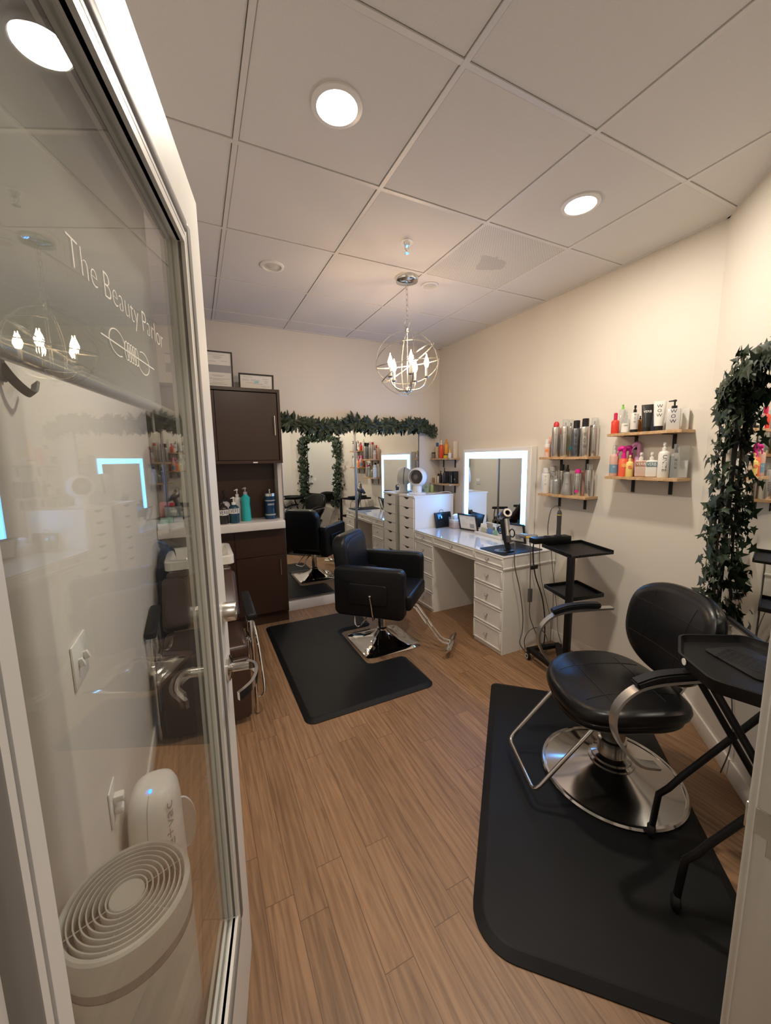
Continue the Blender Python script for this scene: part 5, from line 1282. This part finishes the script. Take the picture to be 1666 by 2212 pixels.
t = pump('K', .105, 3.69, z, .255, .038, WHT, WHT, 'white pump bottle half hidden by the door edge', rz=KR)
t = pump('K', -.035, 3.62, z, .250, .040, WHT, WHT, 'white bottle with sideways letters seen through the door glass', rz=KR, hf=.3); ltext(t, 'UNITE', wrap(.040, .09, True), .09, .02)
t = root('disinfectant_jar', 'blue glass disinfectant jar with a chrome lid at the right end of the counter', 'jar', .592, 3.63, z, KR, 'K')
b = MB(); b.lathe([(0, 0), (.044, 0), (.050, .006), (.047, .03), (.044, .04), (.044, .17), (.048, .19), (.048, .21), (0, .21)], n=30); b.build('glass_body', cm((.008, .035, .085), .08), t)
b = MB(); b.lathe([(.049, .2102), (.049, .235), (.046, .238), (.0, .238)], n=30); b.cyl((0, 0, .238), (0, 0, .262), .006); b.lathe([(0, .26), (.009, .262), (.009, .272), (0, .274)], n=12); b.build('lid', M['chrome'], t)
ltext(t, 'BARBICIDE', wrap(.0448, .135), .060, .016, M['whiteink']); b = MB(); b.lathe([(.0452, .165), (.0452, .178)], n=24); b.build('label_band', cm((.35, .36, .36)), t)
band(t, .0475, .035, .048, cm((.30, .36, .30)))
# tray with boxes behind the glass
t = thing('storage_tray', 'low white tray on the counter behind the door glass', 'tray', (-.208, 3.545, .9868), 0)
b = MB(); b.box(-.088, .088, -.08, .08, 0, .006); 
for a in ((-.092, -.086, -.08, .08, 0, .05), (.086, .092, -.08, .08, 0, .05), (-.092, .092, -.084, -.078, 0, .05), (-.092, .092, .078, .084, 0, .05)): b.box(*a)
b.build('tray_body', M['whitep'], t)
t = thing('carton', 'mint green carton lying in the white tray', 'box', (-.235, 3.505, .9932)); b = MB(); b.box(-.045, .045, -.02, .02, 0, .085, bev=.001); b.build('box', cm((.32, .52, .40)), t)
t = thing('carton', 'white and grey carton at the right end of the tray', 'box', (-.155, 3.505, .9932)); b = MB(); b.box(-.032, .032, -.02, .02, 0, .080, bev=.001); b.build('box', cm((.58, .58, .60)), t)
t = thing('carton', 'grey carton with a white block label standing behind the mint carton', 'box', (-.185, 3.575, .9932)); b = MB(); b.box(-.062, .062, -.025, .025, 0, .165, bev=.001); b.build('box', cm((.18, .20, .19)), t); ltext(t, 'VERB', flatmap(-.0256, .125), .05, .018, M['whiteink'])
for k, (x_, c_, lb) in enumerate(((-.262, (.55, .10, .18), 'pink bundle on the far left above the tray'), (-.20, (.50, .04, .06), 'red bundle resting on the grey carton'))):
    t = thing('wrapped_pack', lb, 'pack', (x_ if k == 0 else x_, 3.575 + (.06 if k == 0 else 0), .9932 + (.0 if k == 0 else .1655))); b = MB(); b.box(-.026, .026, -.02, .02, 0, .20 if k == 0 else .035, bev=.008, seg=3); b.build('pack_body', cm(c_), t)
t = MB(); t.box(-.015, .060, -.0008, 0, 0, .17); o = t.build('paper_notice', M['paper']); o.location = (-.15, WY - .0005, 2.25); tag(o, 'white printed notice taped to the back wall beside the tall certificate', 'notice')
b = MB(); b.box(-.012, .057, -.0016, -.0009, .01, .085); b.box(-.012, .057, -.0016, -.0009, .155, .166); b.build('printed_block', M['greyp'], o, smooth=False)

# ------------------------------------------------------------------ fan and bottles on the tower
t = thing('desk_fan', 'white round desk fan on top of the drawer tower', 'fan', (2.165, 3.628, TZ + .0005), R(0))
b = MB(); b.lathe([(0, 0), (.095, 0), (.099, .004), (.097, .012), (.06, .018), (.0, .018)], n=44); b.build('base', M['whitep'], t)
b = MB(); b.lathe([(.052, .018), (.050, .06), (.050, .115), (0, .115)], n=32); b.build('neck', M['whitep'], t)
fa = R(216); fq = Vector((math.cos(fa), math.sin(fa), .06)).to_track_quat('Z', 'Y').to_matrix(); fc = Vector((.008, .0, .182))
b = MB(); hr = .106
prof = [(0, -.104), (.022, -.102), (.048, -.092), (.072, -.076), (.091, -.054), (.103, -.026), (hr, .0), (.104, .024), (.097, .046), (.086, .064), (.080, .066), (.078, .055), (.074, .02), (0, .02)]
b.lathe(prof, fc, fq, 48); hd = b.build('head', M['whitep'], t)
b = MB(); b.lathe([(0, .0205), (.077, .0205)], fc, fq, 40); b.build('dark_interior', M['ink'], hd)
b = MB()
for k in range(40):
    pts = []
    for i in range(6):
        rr_ = .024 + (.078 - .024) * i / 5; a = 2 * PI * k / 40 + 1.1 * i / 5; pts.append(fc + fq @ Vector((rr_ * math.cos(a), rr_ * math.sin(a), .066 - .004 * (i / 5))))
    b.tube(pts, .0009, n=5)
b.lathe([(0, .070), (.022, .069), (.025, .064), (0, .062)], fc, fq, 24); b.build('grille', cm((.16, .15, .14)), hd)
b = MB(); b.lathe([(.1035, -.020), (.1065, -.005), (.1045, -.005), (.1015, -.020), (.1035, -.020)], fc, fq, 40); b.lathe([(.090, -.052), (.096, -.040), (.094, -.038), (.088, -.050), (.090, -.052)], fc, fq, 40); b.build('vent_slots', cm((.25, .24, .22)), hd)
b = MB(); b.box(-.034, -.030, -.047, -.040, .03, .036, rot=(0, 0, 0)); b.build('indicator', M['ink'], t)
t = pump('T', 2.40, 3.70, TZ + .0005, .120, .022, cm((.36, .46, .16), .3), M['clear'], 'pale green bottle behind the fan', name='green_bottle')
t = carton('T', 2.33, 3.70, TZ + .0005, .085, .05, .03, cm((.38, .46, .26)), 'green and white carton half hidden by the fan', name='carton', rz=-40); ltext(t, 'end', flatmap(-.0156, .065), .03)

# ------------------------------------------------------------------ floor vacuum and air purifier behind the door
t = thing('floor_vacuum', 'white touchless floor vacuum behind the door, against the left wall', 'vacuum', (-.217, 1.40, 0), 0)
def vsurf(phi, z_, inset=0.0):
    k = max(0, z_) / .44; c, s_ = math.cos(phi), math.sin(phi); e = 2.6
    q = 1 / ((abs(c) ** e + abs(s_) ** e) ** (1 / e)); hw = .088 - .012 * k; hd_ = .130 - .045 * k
    return ((hw - inset) * c * q + .004 * k, (hd_ - inset) * s_ * q + .045 * k, z_)
b = MB(); rings = []
for d, z_ in ((.004, .0), (0, .01), (0, .12), (0, .22), (0, .33), (.004, .375), (.014, .400), (.030, .413), (.048, .418)):
    rings.append([b.bm.verts.new(vsurf(2 * PI * i / 56, z_, d)) for i in range(56)])
for A, B in zip(rings, rings[1:]):
    for i in range(56): j = (i + 1) % 56; b.bm.faces.new((A[i], A[j], B[j], B[i]))
b.bm.faces.new(rings[0]); b.bm.faces.new(rings[-1]); b.build('housing', M['whitep'], t)
b = MB(); b.lathe([(0, 0), (.005, 0), (.005, .003), (0, .0035)], vsurf(-1.75, .4155, .044), n=12, sy=1.6); b.build('indicator_light', M['ledblue'], t)
b = MB(); b.tube([vsurf(-1.75, z_, d - .0006) for d, z_ in ((.030, .413), (.014, .400), (.004, .375), (0, .33), (0, .22), (0, .12), (0, .02))], .0009, n=5); b.build('seam', M['greyp'], t)
text_obj('eye+vac', .05, cm((.30, .31, .33)), t, lambda u, v: vsurf(-.95 - v * 9, .285 + u, -.0008), width=.20, height=.042)
b = MB(); b.lathe([(.10, -.004), (.105, -.004), (.105, .004), (.10, .004), (.10, -.004)], (.082, .05, .21), Matrix.Rotation(R(90), 3, 'X'), 32, sx=.4); b.lathe([(0, -.002), (.10, -.002), (.10, .002), (0, .002)], (.082, .05, .21), Matrix.Rotation(R(90), 3, 'X'), 32, sx=.4); b.build('bin_ring', M['whitep'], t)

t = thing('air_purifier', 'white cylindrical air purifier with a round slotted top behind the door glass', 'air purifier', (-.190, .84, 0))
H = .65; r = .115
b = MB(); b.lathe([(0, 0), (r * .98, 0), (r, .008), (r, .565)], n=64); b.build('body', M['whitep'], t)
b = MB(); b.lathe([(r - .001, .565), (r - .001, .585)], n=64); b.build('grey_band', cm((.28, .26, .26)), t)
b = MB(); b.lathe([(r, .585), (r, H - .004), (r - .004, H), (r - .010, H), (r - .014, H - .012), (r - .014, H - .05), (0, H - .05)], n=64); b.build('collar', M['whitep'], t)
b = MB(); b.lathe([(0, H - .049), (r - .015, H - .049)], n=48); b.build('dark_interior', cm((.06, .05, .04), .8), t)
b = MB()
for k in range(7):
    ra = .0345 + .0102 * k; b.lathe([(ra, H - .020), (ra + .0018, H - .020), (ra + .0024, H + .0), (ra, H + .0), (ra, H - .020)], n=56)
b.lathe([(0, H - .002), (.0300, H - .002), (.0315, H - .004), (.0315, H - .012), (0, H - .012)], n=40)
for k in range(6):
    a = PI * k / 3 + .35; ca, sa = math.cos(a), math.sin(a); b.tube([(ca * .030, sa * .030, H - .008), (ca * (r - .012), sa * (r - .012), H - .008)], .0013, n=5)
b.build('top_grille', M['whitep'], t)

# ------------------------------------------------------------------ lights
def area(name, loc, size, power, color, rot=(0, 0, 0), shape='DISK'):
    l = bpy.data.lights.new(name, 'AREA'); l.energy = power; l.color = color; l.shape = shape; l.size = size
    o = bpy.data.objects.new(name, l); COL.objects.link(o); o.location = loc; o.rotation_euler = rot; return o
area('downlight_beam', (.529, 1.413, CZ - .012), .13, 17, (1, .89, .74))
area('downlight_beam', (1.764, 1.411, CZ - .012), .13, 17, (1, .89, .74))
area('corridor_fill', (.6, -.95, CZ - .03), .3, 16, (1, .9, .78))  # added fill light for the unseen corridor, no fitting modelled

w = bpy.data.worlds.new('world'); w.use_nodes = True; sc.world = w
w.node_tree.nodes['Background'].inputs['Color'].default_value = (.5, .47, .43, 1); w.node_tree.nodes['Background'].inputs['Strength'].default_value = .05

# ------------------------------------------------------------------ camera
yw, pt, rl = -.4546, -.1381, .0154
Rm = Matrix.Rotation(yw, 3, 'Z') @ Matrix.Rotation(pt, 3, 'X') @ Matrix.Rotation(rl, 3, 'Y')
right, fwd, up = Rm @ Vector((1, 0, 0)), Rm @ Vector((0, 1, 0)), Rm @ Vector((0, 0, 1))
m4 = Matrix(((right.x, up.x, -fwd.x, 0), (right.y, up.y, -fwd.y, 0), (right.z, up.z, -fwd.z, 1.52), (0, 0, 0, 1)))
cam = bpy.data.cameras.new('camera'); cam.sensor_fit = 'HORIZONTAL'; cam.sensor_width = 36; cam.lens = 831.1 / 1666 * 36; cam.clip_start = .02
co = bpy.data.objects.new('camera', cam); COL.objects.link(co); co.matrix_world = m4; sc.camera = co
sc.view_settings.view_transform = 'Standard'; sc.view_settings.look = 'None'; sc.view_settings.gamma = 1; sc.view_settings.exposure = 0.08
sc.view_settings.use_curve_mapping = False
sc.cycles.use_denoising = True
sc.cycles.max_bounces = 10; sc.cycles.transparent_max_bounces = 24; sc.cycles.caustics_reflective = True; sc.cycles.caustics_refractive = False
sc.cycles.sample_clamp_indirect = 6
